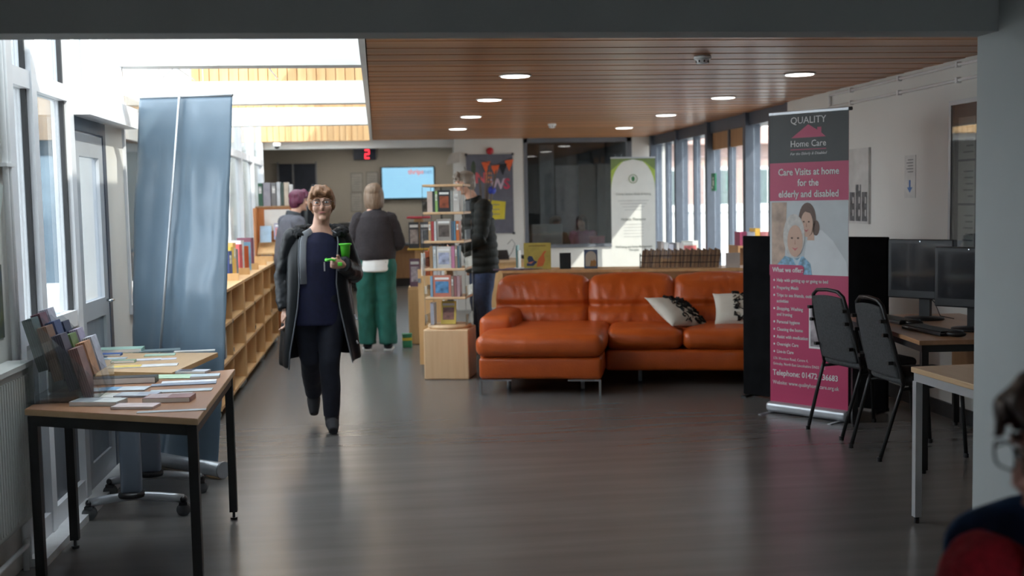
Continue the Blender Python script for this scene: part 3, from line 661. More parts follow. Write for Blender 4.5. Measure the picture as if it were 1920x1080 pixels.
# ---- shelving behind the sofa
SHV = 1.62
def sp(u, v, z): return SM @ Vector((u, v, z))
sb = thing('back_shelving', 'brown wood low shelving standing back to back with the sofa', 'bookcase', sp(-.02, SHV, 0), SA)
obj('back_panel', MB().box(0, 2.55, 0, .018, .05, .855), oak_dark, sb); obj('top', MB().box(-.01, 2.56, -.01, .42, .855, .88), birch_h, sb)
obj('side', MB().box(0, .018, .018, .40, .05, .855), birch, sb); obj('side', MB().box(2.53, 2.55, .018, .40, .05, .855), birch, sb)
obj('divider', MB().box(1.26, 1.28, .018, .40, .05, .855), birch, sb); obj('plinth', MB().box(.02, 2.53, .02, .38, 0, .05), black_plastic, sb)
for z in (.05, .32, .60): obj('shelf', MB().box(.018, 2.53, .018, .40, z, z+.02), birch_h, sb)
ZS = .8805
def on_shelf(px, v, z=ZS):                     # point on the shelf top under a pixel column, v into the shelf
    a = sp(0, SHV+v, z); b = sp(2.6, SHV+v, z); d = ray(px, 500); 
    t = (a.x*(d.y) - a.y*d.x) / ((a.x-b.x)*d.y - (a.y-b.y)*d.x); return a.lerp(b, t)
p = on_shelf(1008, .14)
pb = book(p, .25, .022, .245, (.50,.42,.10), 'large yellow picture book standing on the shelving behind the sofa', rz=SA+R(8), face=True, name='picture_book', rx=R(-8))
mo = mat('art_orange', (.62,.16,.05), .5); mn = mat('art_navy', (.04,.07,.15), .5)
obj('bird_body', MB().plate([(-.01,.02),(.05,.03),(.07,.08),(.06,.13),(.085,.17),(.06,.165),(.05,.15),(.03,.12),(.005,.09)], -.0125, -.0112), mo, pb)
obj('bird_body', MB().plate([(-.10,.03),(-.04,.03),(-.01,.06),(.0,.07),(-.03,.08),(-.05,.12),(-.08,.125),(-.095,.10),(-.085,.07),(-.10,.05)], -.0125, -.0112), mn, pb)
obj('wing', MB().plate([(-.10,.06),(-.03,.075),(-.06,.05)], -.0135, -.0125), mat('art_coral', (.6,.22,.14), .5), pb)
obj('title_print', MB().plate([(-.08,.212),(.08,.212),(.08,.222),(-.08,.222)], -.0125, -.0112), mat('art_brown', (.3,.22,.05), .5), pb)
for q_, px in enumerate((991, 984)):
    book(on_shelf(px-17+4*q_, .26), .012, .16, .17+.05*q_, [(.6,.6,.58),(.1,.25,.25)][q_], ['white', 'teal'][q_]+' slim book beside the large picture book', rz=SA)
book(on_shelf(1060, .16), .105, .014, .148, (.012,.013,.015), 'small black book standing on the shelving behind the sofa', rz=SA+R(6), face=True, rx=R(-8))
gb = book(on_shelf(1108, .16), .125, .016, .175, (.06,.09,.16), 'blue picture book with a pale arch and brown cat', rz=SA+R(4), face=True, rx=R(-8))
obj('arch', MB().plate([(-.05,.02),(.05,.02)]+[(.05*math.cos(R(a_)), .11+.05*math.sin(R(a_))) for a_ in range(0, 181, 20)], -.0095, -.0082), mat('art_beige', (.42,.38,.32), .6), gb)
obj('cat', MB().plate([(-.01,.02),(.045,.02),(.05,.06),(.03,.085),(.02,.07),(.0,.075)], -.0105, -.0095), mat('art_cat', (.32,.17,.06), .6), gb)
# wire rack with records / magazines
pa, pb_ = on_shelf(1200, .12), on_shelf(1352, .12)
wl = (pb_-pa).length
wr_ = thing('wire_rack', 'black wire rack holding brown backed magazines on the shelving', 'rack', pa, SA)
def wire(pts): return MB().tube(pts, .0028, n=6)
for z in (.05, .11):
    for y in (0, .16): obj('wire', wire([(0, y, z), (wl, y, z)]), black_metal, wr_)
for k in range(9):
    x = wl*k/8
    obj('wire', wire([(x, 0, .003), (x, 0, .13)]), black_metal, wr_)
    if k in (0, 3, 8): obj('wire', wire([(x, 0, .003), (x, .16, .003), (x, .16, .13)]), black_metal, wr_)
for k in range(40):
    t = k/39; u = .014 + t*(wl-.04); lean_ = R(6)
    q = pa + (pb_-pa)*(u/wl) + Vector((0, 0, .0015)) + (sp(0,1,0)-sp(0,0,0))*.085
    cb = [(.28,.17,.10),(.22,.13,.08),(.34,.22,.13),(.16,.10,.07)][k*7 % 4]
    o = tag(obj('magazine', MB().box(-.0078, .0078, -.065, .065, 0, .155+.008*((k*5) % 3)), mat('kraft_%d' % (k*7 % 4), cb, .7, var=.2), loc=q, rot=(0, lean_, SA)), ['mid brown', 'dark brown', 'tan', 'near black brown'][k*7 % 4] + ' backed magazine filed in the black wire rack', 'magazine', 'magazines in the wire rack')
cbx = thing('plastic_box', 'clear plastic box with papers next to the wire rack', 'box', on_shelf(1374, .10), SA)
obj('body', MB().box(-.06, .06, -.04, .04, 0, .004).box(-.06, .06, -.042, -.04, 0, .13).box(-.06, .06, .04, .042, 0, .13).box(-.062, -.06, -.04, .04, 0, .13).box(.06, .062, -.04, .04, 0, .13), mat('frosted_plastic', (.5,.47,.44), .4), cbx)
obj('papers', MB().box(-.05, .05, -.03, .03, .004, .12), mat('card_beige', (.42,.33,.28), .7), cbx)
# magazines strewn at the shelf's left end
for k, (px, v, a, c_) in enumerate(((905, .10, 8, (.10,.06,.10)), (930, .16, -6, (.16,.10,.16)), (893, .2, 20, (.5,.5,.5)))):
    q = sp(.02+.10*k, SHV+v, ZS + k*.0045)
    tag(obj('magazine', MB().box(-.14, .14, -.10, .10, 0, .004), mat('mag_%d' % k, c_, .35, var=.3, scale=15), loc=q, rot=(0, 0, SA+R(a))), ['dark purple', 'plum', 'grey'][k]+' magazine lying flat at the end of the shelving', 'magazine')

# ---- revolving book stand
def spinner(label, x, y, rz, zb, tiers, wd, base=True, bands=None):
    t = thing('book_spinner', label, 'book stand', (x, y, 0), rz)
    if base:
        bw = wd*.53
        obj('base_cabinet', MB().rbox(-bw, bw, -bw, bw, 0, zb-.035, .012, n=2, div=0), beech, t)
        obj('turntable', MB().lathe([(.0,zb-.035),(wd*.50,zb-.035),(wd*.52,zb-.022),(wd*.50,zb-.005),(.0,zb-.003)], n=40), beech, t, True)
    else:
        obj('base_cabinet', MB().rbox(-wd/2, wd/2, -wd/2, wd/2, 0, zb-.02, .01, n=2, div=0), birch, t)
    h = wd*.48
    obj('core', MB().box(-.05, .05, -.05, .05, zb-.003, tiers[-1]), clear if base else birch, t)
    for z in tiers[1:] if base else tiers: 
        sh_ = obj('tier', MB().rbox(-h, h, -h, h, z-.022, z, .008, n=2, div=0), beech if not bands else bands[tiers.index(z) % len(bands)], t)
    if base:
        for sx in (-1, 1):
            for sy in (-1, 1): obj('post', MB().box(sx*h-.004, sx*h+.004, sy*h-.004, sy*h+.004, zb-.003, tiers[-1]), clear, t)
            for k in range(len(tiers)-1): obj('side_panel', MB().box(sx*h-.002, sx*h+.002, -h+.005, h-.005, tiers[k]+.002, tiers[k]+.09), clear, t)
    return t
sx_, sy_ = .60, 9.93
tiers = [.467, .71, .955, 1.19, 1.435, 1.67]
spinner('birch and acrylic revolving book stand beside the orange sofa', sx_, sy_, SA, .467, tiers, .37)
SPM = Matrix.Translation((sx_, sy_, 0)) @ Matrix.Rotation(SA, 4, 'Z')
rows = {1: [('b',.02,(.25,.40,.55)),('f',.155,(.55,.20,.14),(.10,.25,.45)),('b',.022,(.30,.22,.18)),('b',.022,(.32,.14,.14)),('b',.024,(.42,.28,.30))],
        2: [('b',.026,(.34,.20,.10)),('b',.028,(.45,.50,.52)),('f',.125,(.60,.58,.54),(.35,.38,.50)),('b',.028,(.55,.22,.34)),('b',.02,(.36,.26,.20)),('b',.012,(.10,.18,.22))],
        3: [('b',.022,(.48,.30,.16)),('b',.022,(.40,.06,.06)),('b',.018,(.58,.58,.58)),('f',.125,(.34,.31,.28),(.10,.08,.07)),('b',.018,(.10,.14,.20)),('b',.016,(.12,.25,.36)),('b',.026,(.55,.16,.05))],
        4: [('b',.045,(.60,.48,.42)),('b',.018,(.04,.05,.05)),('b',.022,(.30,.50,.16)),('f',.105,(.03,.03,.035),(.28,.07,.03)),('b',.02,(.30,.32,.30)),('b',.05,(.58,.56,.52))]}
NMB = {1: 'second tier from the bottom', 2: 'middle tier', 3: 'tier below the top', 4: 'top tier'}
cn = lambda c: 'black' if max(c) < .07 else 'white' if min(c) > .5 else 'pink' if c[0] > .5 and c[2] > .3 else 'orange' if c[0] > .5 and c[1] < .25 else 'red' if c[0] > 2.2*c[1] and c[0] > .3 else 'green' if c[1] > c[0] and c[1] > c[2] else 'blue' if c[2] > c[0] else 'tan' if c[0] > .4 else 'grey' if abs(c[0]-c[2]) < .08 else 'brown'
for ti, row in rows.items():
    z = tiers[ti]; tot = sum(r[1] for r in row)+.003*len(row); x = -tot/2
    for k, r in enumerate(row):
        q = SPM @ Vector((x+r[1]/2, -.115 if r[0] == 'b' else -.155, z+.0005)); hh = .185 if r[0] == 'f' else .165+.012*((k*3+ti) % 3)
        lab = '%s %s on the %s of the revolving stand' % (cn(r[2]), 'book facing out' if r[0] == 'f' else ['slim', 'thick', 'tall', 'narrow', 'plain', 'faded', 'worn'][k]+' paperback', NMB[ti])
        if r[0] == 'f': book(q, r[1]-.002, .022, hh, r[2], lab, 'books on the revolving stand', rz=SA, face=True, pic=r[3])
        else: book(q, r[1], .11, hh, r[2], lab, 'books on the revolving stand', rz=SA, pic=(.6,.6,.58) if (k+ti) % 3 == 0 else None)
        x += r[1]+.003
q = SPM @ Vector((.0, -.06, .4655))
yb = book(q, .13, .02, .20, (.66,.52,.10), 'yellow book propped on the turntable of the revolving stand', rz=SA, face=True, rx=R(-12), pic=(.25,.12,.10))
book(SPM @ Vector((-.13, -.06, .4655)), .03, .12, .19, (.45,.47,.55), 'pale lilac paperback standing on the turntable of the revolving stand', rz=SA)

# ---- wheeled bookcase beside it, seen end on
wcx = F(791, 694)
wc = thing('wheeled_bookcase', 'low birch wheeled bookcase seen end on beside the revolving stand', 'bookcase', (.345, 10.30, 0), R(-3))
obj('end_panel', MB().box(.03, .26, 0, .022, .06, .86), birch, wc); obj('end_panel', MB().box(.03, .26, 1.48, 1.50, .06, .86), birch, wc)
obj('back', MB().box(.24, .26, .022, 1.48, .06, .86), birch, wc); obj('face_edge', MB().box(.0, .03, 0, .022, .06, .92), birch, wc)
for z in (.06, .34, .62, .84): obj('shelf', MB().box(.01, .24, .022, 1.48, z, z+.02), birch_h, wc)
obj('divider', MB().box(.01, .24, .74, .76, .08, .84), birch, wc)
obj('label_holder', MB().box(.08, .20, -.006, 0, .74, .78), chrome, wc); obj('hinge', MB().box(.0, .025, -.006, 0, .80, .84), chrome, wc)
for yy in (.08, 1.42):
    for xx in (.05, .21): obj('castor', MB().cyl((xx-.012, yy, .03), (xx+.012, yy, .03), .03, n=16), black_plastic, wc, True)
WM = Matrix.Translation((.345, 10.30, 0)) @ Matrix.Rotation(R(-3), 4, 'Z')
for k, c_ in enumerate(((.60,.58,.55), (.42,.10,.04), (.50,.16,.05), (.58,.60,.64), (.5,.52,.56), (.62,.62,.64))):
    book(WM @ Vector((.05+.034*k, .12, .8605)), .030, .15, .20+.02*(k % 3), c_, ['cream', 'dark red', 'rust', 'silver', 'grey', 'white'][k]+' book standing on the wheeled bookcase', 'books on the wheeled bookcase')
for k in range(3): book(WM @ Vector((.10, .10+.04*k, .0805)), .03, .13, .20, [(.6,.1,.08),(.62,.62,.6),(.1,.2,.4)][k], ['red', 'white', 'blue'][k]+' book on the bottom shelf of the wheeled bookcase', 'books in the wheeled bookcase', rz=R(-90))
# second spinner beyond
s2x, s2y = AY(787, 480, 12.4).x, 12.4
redm, yelm = mat('red_band', (.45,.05,.07), .5), mat('yellow_band', (.60,.36,.05), .5)
spinner('grey book stand with red and yellow bands behind the wheeled bookcase', s2x, s2y, R(-4), .62, [.62, 1.03, 1.37], .26, base=False, bands=[birch, yelm, redm])
for k, (dx, z, c_, pc) in enumerate(((-.06,1.0305,(.05,.055,.06),(.35,.30,.28)), (.06,1.0305,(.10,.10,.11),(.3,.3,.32)), (-.06,.6205,(.20,.12,.18),(.5,.45,.5)), (.06,.6205,(.5,.5,.5),(.2,.2,.3)))):
    book((s2x+dx, s2y-.10, z), .11, .02, .28 if z > 1 else .30, c_, ['black portrait', 'charcoal', 'plum', 'pale grey'][k]+' book facing out of the banded book stand', 'books on the banded stand', face=True, pic=pc)
# toy box on the floor
q = F(764, 652)
tbx = tag(obj('storage_tub', MB().rbox(-.05, .05, -.05, .05, 0, .13, .01, n=2, div=0), mat('tub_green', (.03,.22,.10), .5), loc=(q.x, q.y+.05, 0)), 'small green tub with a yellow band on the floor', 'tub')
obj('band', MB().box(-.052, .052, -.052, .052, .075, .105), mat('tub_yellow', (.65,.48,.04), .5), tbx); obj('lid', MB().rbox(-.053, .053, -.053, .053, .13, .145, .006, n=2, div=0), mat('tub_green', (.03,.22,.10), .5), tbx)
# ================================================================ RIGHT SIDE
def frame_rot(a, b):                           # angle of the ground line a -> b
    return math.atan2(b.y-a.y, b.x-a.x)
# ---- pink roll-up banner
ba_, bb_ = F(1441, 771), F(1594, 792)
BW = (bb_-ba_).length; BA = frame_rot(ba_, bb_)
top_z = 2.07
rb = thing('roll_up_banner', 'black and pink roll-up banner advertising home care beside the stacking chairs', 'banner', ((ba_.x+bb_.x)/2, (ba_.y+bb_.y)/2, 0), BA)
pink = mat('banner_pink', (.50,.045,.13), .45, var=.04, scale=2); bk = mat('banner_black', (.022,.024,.024), .45, var=.1)
lt = mat('banner_white', (.75,.74,.74), .5, var=.03); pale = mat('photo_pale', (.55,.58,.60), .5, var=.08, scale=4)
hw = BW*.475; z0 = .075; H_ = top_z - z0
def zf(t): return z0 + H_*t                     # t measured up the sheet
obj('sheet', MB().box(-hw, hw, 0, .002, z0, top_z), pink, rb)
def flat(name, poly, m, lvl=1, par=None): return obj(name, MB().plate([(x*hw, zf(t)) for x, t in poly], -.0007*lvl, -.0007*(lvl-1)), m, par or rb)
flat('black_panel', [(-1,.835),(1,.835),(1,1),(-1,1)], bk)
flat('photo_print', [(-1,.452),(1,.452),(1,.705),(-1,.705)], pale)
# the printed photograph: two smiling people in plain shapes
def disc(cx, ct, rx, rt, n=20, a0=0, a1=360): return [(cx+rx*math.cos(R(a0+(a1-a0)*k/n)), ct+rt*math.sin(R(a0+(a1-a0)*k/n))) for k in range(n if a1-a0 == 360 else n+1)]
ps = mat('print_skin', (.62,.40,.30), .5, var=.06); pg = mat('print_grey_hair', (.60,.57,.54), .5, var=.15, scale=30); pbn = mat('print_brown_hair', (.13,.07,.05), .5, var=.2)
pbl = mat('print_blouse', (.22,.40,.55), .5, var=.5, scale=40); pco = mat('print_coat', (.68,.70,.72), .5, var=.05); pcu = mat('print_curtain', (.50,.36,.28), .5, var=.3, scale=12)
flat('curtain', [(-.95,.46),(-.62,.46),(-.55,.70),(-.95,.70)], pcu, 2)
flat('coat', [(-.15,.452),(1,.452),(.95,.50),(.62,.57),(.35,.605),(.10,.60),(-.05,.56)], pco, 3)
flat('hair_back', disc(-.02,.640,.22,.058), pbn, 4); flat('bun', disc(.20,.612,.09,.026), pbn, 4)
flat('neck', [(-.02,.57),(.16,.57),(.15,.62),(.02,.62)], ps, 4)
flat('face', disc(-.03,.625,.155,.044), ps, 5)
flat('fringe', [(-.20,.645),(-.14,.672),(.0,.685),(.12,.672),(.16,.64),(.06,.662),(-.08,.668)], pbn, 6)
flat('blouse', [(-.85,.452),(.10,.452),(.06,.49),(-.12,.515),(-.34,.505),(-.60,.515),(-.80,.485)], pbl, 5)
flat('collar', [(-.42,.515),(-.28,.475),(-.16,.517),(-.28,.50)], mat('print_collar', (.55,.68,.75), .5), 6)
flat('hair_grey', disc(-.36,.585,.28,.075), pg, 6)
flat('face', disc(-.33,.567,.20,.055), ps, 7)
for cx, ct, s in ((-.33,.567,1.0), (-.04,.625,.8)):
    for e in (-1, 1): flat('eye', disc(cx+e*.08*s, ct+.010*s, .028*s, .0035*s, 10), pbn, 8)
    flat('smile', [(cx-.08*s,ct-.022*s),(cx,ct-.034*s),(cx+.08*s,ct-.022*s),(cx,ct-.026*s)], mat('print_lips', (.55,.15,.15), .5), 8)
    flat('nose', [(cx-.02*s,ct-.012*s),(cx+.02*s,ct-.012*s),(cx,ct+.006*s)], mat('print_shade', (.5,.28,.2), .5), 8)
flat('heading_box', [(-1,.447),(-.20,.447),(-.12,.452),(-.10,.462),(-.10,.478),(-.16,.484),(-1,.484)], pink, 9)
flat('inset_photo', [(.02,.20),(.93,.20),(.93,.345),(.02,.345)], lt, 1)
flat('inset_scene', [(.06,.207),(.89,.207),(.89,.338),(.06,.338)], mat('inset_tone', (.35,.30,.32), .5, var=.5, scale=14), 2)
# house logo
flat('roof_logo', [(-.43,.918),(.44,.918),(.33,.932),(.33,.951),(.23,.951),(.23,.942),(.0,.962)], pink, 2)
flat('logo_rule', [(-.45,.877),(.45,.877),(.45,.8795),(-.45,.8795)], pink, 2)
def bt(text, x, t, size, m=lt, align='CENTER', bold=0.0, shear=0.0, sx=1.0): return lettering(text, size, m, rb, (x*hw, -.0068 if False else -.0022, zf(t)), align=align, bold=bold, shear=shear, sx=sx)
bt('QUALITY', .0, .976, .066, sx=1.0); bt('Home Care', .0, .897, .062, sx=.92); bt('For the Elderly & Disabled', .0, .864, .026, shear=.3)
bt('Care Visits at home', .0, .802, .066, bold=.0012, sx=.88); bt('for the', .0, .765, .066, bold=.0012, sx=.88); bt('elderly and disabled', .0, .727, .066, bold=.0012, sx=.88)
lettering('What we offer:', .046, lt, rb, (-.92*hw, -.0075, zf(.466)), align='LEFT', bold=.0008, sx=.85)
lines = ['Help with getting up or going to bed', 'Preparing Meals', 'Trips to see friends, outings or leisure', 'activities', 'Shopping, Washing', 'and Ironing', 'Personal hygiene', 'Cleaning the home', 'Assist with medication', 'Overnight Care', 'Live-in Care']
tt = .430
for k, l in enumerate(lines):
    cont = l in ('activities', 'and Ironing')
    bt(l, -.82, tt, .033, align='LEFT', bold=.0004, sx=.82)
    if not cont: flat('bullet', disc(-.89, tt, .022, .004, 10), lt, 2)
    tt -= .0205 if (k+1 < len(lines) and lines[k+1] in ('activities', 'and Ironing')) else .0262
bt('17A Wootton Road, Centre 4,', -.92, .155, .027, align='LEFT', sx=.82); bt('Grimsby, North East Lincolnshire DN33 1HE', -.92, .136, .027, align='LEFT', sx=.82)
bt('Telephone: 01472 236683', -.93, .104, .056, align='LEFT', bold=.0008, sx=.86); bt('Website: www.qualityhomecare.org.uk', -.93, .070, .038, align='LEFT', sx=.86)
obj('top_rail', MB().rbox(-hw-.006, hw+.006, -.009, .009, top_z-.005, top_z+.022, .006, n=2, div=0), silver, rb)
obj('rail_end', MB().cyl((hw+.006, 0, top_z+.008), (hw+.022, 0, top_z+.008), .012), black_plastic, rb)
obj('base_cassette', MB().rbox(-BW/2, BW/2, -.05, .05, .005, .078, .03, n=5, div=0), silver, rb, True)
obj('end_cap', MB().rbox(BW/2, BW/2+.014, -.052, .052, .0, .082, .006, n=2, div=0), black_plastic, rb)
for x in (-.45, .40): obj('foot', MB().box(x*BW-.012, x*BW+.012, -.16, .16, 0, .006), silver, rb)
obj('pole', MB().cyl((0, .03, .07), (0, .012, top_z), .008), silver, rb, True)

# ---- black felt screen behind it
sa, sb_ = F(1397, 742), F(1666, 772)
sa = Vector((sa.x, sa.y+.03, 0)); sb2 = Vector((3.49, 7.53, 0))
sc = thing('felt_screen', 'black felt display screen standing behind the pink banner', 'screen', sa, frame_rot(sa, sb2))
SL = (sb2-sa).length
for k in range(2):
    obj('panel', MB().rbox(SL/2*k+.004, SL/2*(k+1)-.004, -.015, .015, .012, 1.22, .008, n=2, div=0), black_felt, sc)
for x in (.06, SL/2, SL-.06): obj('foot', MB().box(x-.02, x+.02, -.10, .10, 0, .014), black_metal, sc)

# ---- stacking chairs
def chair(label, loc, rz):
    t = thing('stacking_chair', label, 'chair', loc, rz, 'stacking chairs at the computer desk')     # faces +x, origin between rear feet
    w2 = .20
    for s in (-1, 1):
        obj('rear_leg', MB().tube([(-.02, s*w2*.92, 0), (.10, s*w2, .40), (.115, s*w2, .44)], .0115), black_metal, t, True)
    bf = [(.115, -w2, .44), (.10, -w2, .50), (.03, -w2*.96, .75), (.005, -w2*.80, .885), (.0, -w2*.55, .915), (.0, 0, .922), (.0, w2*.55, .915), (.005, w2*.80, .885), (.03, w2*.96, .75), (.10, w2, .50), (.115, w2, .44)]
    obj('back_frame', MB().tube(bf, .012), black_metal, t, True)
    obj('front_legs', MB().tube([(.50, -w2*1.02, 0), (.475, -w2*.98, .36), (.46, -w2*.88, .41), (.45, -w2*.7, .425), (.45, w2*.7, .425), (.46, w2*.88, .41), (.475, w2*.98, .36), (.50, w2*1.02, 0)], .0115), black_metal, t, True)
    for s in (-1, 1):
        obj('seat_rail', MB().tube([(.105, s*w2, .41), (.45, s*w2*.80, .42)], .010), black_metal, t, True)
        for x in (-.02, .50): obj('rubber_foot', MB().cyl((x, s*w2*(.92 if x < 0 else 1.02), 0), (x, s*w2*(.92 if x < 0 else 1.02), .025), .015), black_plastic, t)
    obj('seat', MB().rbox(.11, .53, -.205, .205, .425, .485, .03, n=4, puff=.012, fn=lambda p: Vector((p.x, p.y*(1-.12*(p.x-.11)/.42*0), p.z))), chair_fabric, t, True)
    def bk_(p):
        k = (p.z-.46)/.42; return Vector((p.x + .093 - .105*k, p.y*(1-.16*max(0, k)**2), p.z))
    obj('backrest', MB().rbox(-.004, .028, -.185, .185, .47, .875, .014, n=3, puff=.012, fn=bk_), chair_fabric, t, True)
    for s in (-1, 1):
        for z in (.56, .72, .80): obj('bracket', MB().box(.02 - (z-.6)*.2, .05-(z-.6)*.2, s*.18-.012, s*.18+.012, z-.01, z+.01), black_metal, t)
    return t
chair('charcoal stacking chair in front of the pink banner', (2.80, 6.92, 0), R(12))
chair('charcoal stacking chair drawn up to the near computer', (2.81, 6.33, 0), R(2))

# ---- computer desk
dk0 = Vector((2.86, 5.80, 0)); DA = R(-7); DM = Matrix.Translation(dk0) @ Matrix.Rotation(DA, 4, 'Z')
dk = thing('computer_desk', 'brown wood computer desk with black square legs against the wall', 'desk', dk0, DA)
DL, DW = 1.36, .74
obj('tabletop', MB().rbox(0, DW, 0, DL, .705, .73, .003, n=1, div=0), mat('desk_wood', (.34,.18,.09), .32, scale=3, stretch=(6,.7,6), col2=(.43,.24,.13)), dk)
for a0, a1, b0_, b1_ in ((.02,DW-.02,.02,.05), (.02,DW-.02,DL-.05,DL-.02), (.02,.05,.05,DL-.05), (DW-.05,DW-.02,.05,DL-.05)): obj('rail', MB().box(a0, a1, b0_, b1_, .665, .705), black_metal, dk)
for x, y in ((.04,.04), (DW-.04,.04), (.04,DL-.04), (DW-.04,DL-.04)):
    l = obj('leg', MB().box(x-.018, x+.018, y-.018, y+.018, .02, .665), black_metal, dk); obj('foot', MB().cyl((x, y, 0), (x, y, .02), .015), black_plastic, l)
obj('modesty_panel', MB().box(DW-.075, DW-.06, .06, DL-.06, .26, .665), oak_dark, dk)
def monitor(label, u, v, rz, s=1.0):
    loc = DM @ Vector((u, v, .7305)); t = thing('monitor', label, 'monitor', loc, rz, 'monitors on the computer desk')      # screen faces local -y
    w2, h0, h1 = .215*s, .13, .50*s
    obj('case', MB().rbox(-w2, w2, -.01, .045, h0, h1, .008, n=2, div=0), black_plastic, t)
    obj('screen', MB().box(-w2+.022, w2-.022, -.0115, -.010, h0+.05, h1-.025), mat('screen_glass', (.03,.03,.034), .08, coat=.5), t)
    obj('back_bulge', MB().rbox(-w2*.6, w2*.6, .045, .085, h0+.06, h1-.06, .02, n=3, div=0), black_plastic, t)
    obj('neck', MB().box(-.035, .035, .05, .08, .015, h0+.10), black_plastic, t)
    obj('base', MB().lathe([(.0,0),(.12,0),(.118,.012),(.03,.02),(.0,.02)], (0, .05, 0)), black_plastic, t, True)
    obj('lens', MB().cyl((0, -.011, h1-.012), (0, -.0125, h1-.012), .004), chrome, t)
    obj('cable', MB().tube([(.0,.07,.16),(.05,.09,.10),(.08,.10,.02),(.16,.12,.006)], .003, n=6), black_plastic, t)
    return t
monitor('black monitor standing in front of the black felt screen', .36, 1.02, R(-54))
monitor('black monitor at the near end of the computer desk', .42, .40, R(-54), .95)
for k, (u, v) in enumerate(((.17, .96), (.20, .38))):
    q = DM @ Vector((u, v, .7305))
    kb = thing('keyboard', ['black keyboard lying in front of the far monitor', 'black keyboard lying in front of the near monitor'][k], 'keyboard', q, DA+R(-80))
    obj('case', MB().rbox(-.21, .21, -.07, .07, 0, .02, .006, n=2, div=0), black_plastic, kb)
    for rr in range(4): obj('key_row', MB().box(-.20, .20, -.058+rr*.029, -.034+rr*.029, .02, .026), black_metal, kb)
    q = DM @ Vector((u+.05, v-.24, .7305))
    ms = tag(obj('mouse', MB().ell((0,0,.016), (.030,.052,.018)), black_plastic, None, True, loc=q, rot=(0, 0, DA+R(60))), ['black mouse beside the far keyboard', 'black mouse beside the near keyboard'][k], 'mouse')
    obj('wheel', MB().cyl((-.003,-.03,.030), (.003,-.03,.030), .006), grey_panel, ms)

# ---- pale table with silver legs behind the column
pt = thing('pale_table', 'pale wood table with square silver legs beside the column', 'table', (2.41, 4.97, 0), R(2))
obj('tabletop', MB().rbox(0, .66, -.72, 0, .70, .725, .003, n=1, div=0), pale_wood, pt)
for a0, a1, b0_, b1_ in ((.01,.65,-.03,-.01), (.01,.65,-.71,-.69), (.01,.03,-.69,-.03), (.63,.65,-.69,-.03)): obj('rail', MB().box(a0, a1, b0_, b1_, .66, .70), silver, pt)
for x, y in ((.022,-.022), (.638,-.022), (.022,-.698), (.638,-.698)):
    l = obj('leg', MB().box(x-.016, x+.016, y-.016, y+.016, .03, .66), silver, pt); obj('foot', MB().cyl((x, y, 0), (x, y, .03), .013), black_plastic, l)

# ---- on the right wall
def wall_r(px0, px1, py0, py1): a = AX(px0, py0, XR); b = AX(px1, py1, XR); return a.y, b.y, b.z, a.z      # far y, near y, z0, z1
cw = thing('conduit_run', 'two white conduits with clips running under the ceiling edge', 'conduit', (XR-.004, 4.3, 0))
for z in (2.345, 2.245):
    obj('conduit', MB().tube([(-.014, 0, z), (-.014, 5.0, z)], .011), white_gloss, cw, True)
    for k in range(6): obj('clip', MB().box(-.03, 0, .3+k*.85, .325+k*.85, z-.018, z+.018), white_gloss, cw)
obj('drop', MB().tube([(-.014, 5.0, 2.345), (-.014, 5.0, 2.1)], .011), white_gloss, cw, True)
y1, y0 = AX(1617, 345, XR).y, AX(1633, 345, XR).y
pic = thing('picture', 'black and white drawing of an old building on the right wall', 'picture', (XR-.001, y0, AX(1633, 420, XR).z)); ph = AX(1633, 276, XR).z - AX(1633, 420, XR).z
pl_ = max(.5, y1-y0)
obj('canvas', MB().box(-.02, 0, 0, pl_, 0, ph), mat('print_paper', (.55,.54,.52), .6), pic)
ik = mat('ink_grey', (.10,.10,.105), .6, var=.6, scale=30)
for k in range(4):
    tw = obj('drawn_tower', MB().box(-.021, -.02, .02+k*pl_/4.3, .02+(k+.85)*pl_/4.3, .02, ph*(.42+.10*(k % 2))), ik, pic)
    for j in range(3): obj('drawn_window', MB().box(-.0215, -.021, .04+k*pl_/4.3, .06+k*pl_/4.3, .06+j*.1, .11+j*.1), mat('print_paper', (.55,.54,.52), .6), tw)
a, b = AX(1697, 292, XR), AX(1717, 371, XR)
nt_ = thing('laminated_notice', 'laminated notice with a blue downward arrow on the right wall', 'notice', (XR-.001, b.y, b.z))
nw, nh = a.y-b.y, a.z-b.z
obj('laminate', MB().box(-.003, 0, 0, nw, 0, nh), mat('laminate', (.68,.68,.66), .15), nt_)
for k in range(5): obj('text_line', MB().box(-.0036, -.003, nw*.2, nw*(.7+.1*(k % 2)), nh*(.88-.07*k), nh*(.905-.07*k)), mat('text_grey', (.2,.2,.2), .6), nt_)
obj('arrow', MB().add([(-.0036, nw*.42, nh*.42), (-.0036, nw*.58, nh*.42), (-.0036, nw*.58, nh*.25), (-.0036, nw*.75, nh*.25), (-.0036, nw*.5, nh*.12), (-.0036, nw*.25, nh*.25), (-.0036, nw*.42, nh*.25)], [(0,1,2,3,4,5,6)]), mat('arrow_blue', (.05,.15,.40), .5), nt_)
a, b = AX(1790, 190, XR), AX(1840, 480, XR)
nb = thing('notice_case', 'glazed notice case with pinned papers on the right wall', 'notice case', (XR-.001, b.y-.5, b.z))
nw, nh = a.y-b.y+.5, AX(1790, 190, XR).z-b.z
for y_0, y_1, z_0, z_1 in ((0,nw,0,.03), (0,nw,nh-.03,nh), (0,.03,.03,nh-.03), (nw-.03,nw,.03,nh-.03)): obj('frame', MB().box(-.04, 0, y_0, y_1, z_0, z_1), silver, nb)
obj('board', MB().box(-.012, 0, .03, nw-.03, .03, nh-.03), mat('board_mauve', (.16,.15,.18), .8), nb)
rr_ = random.Random(3)
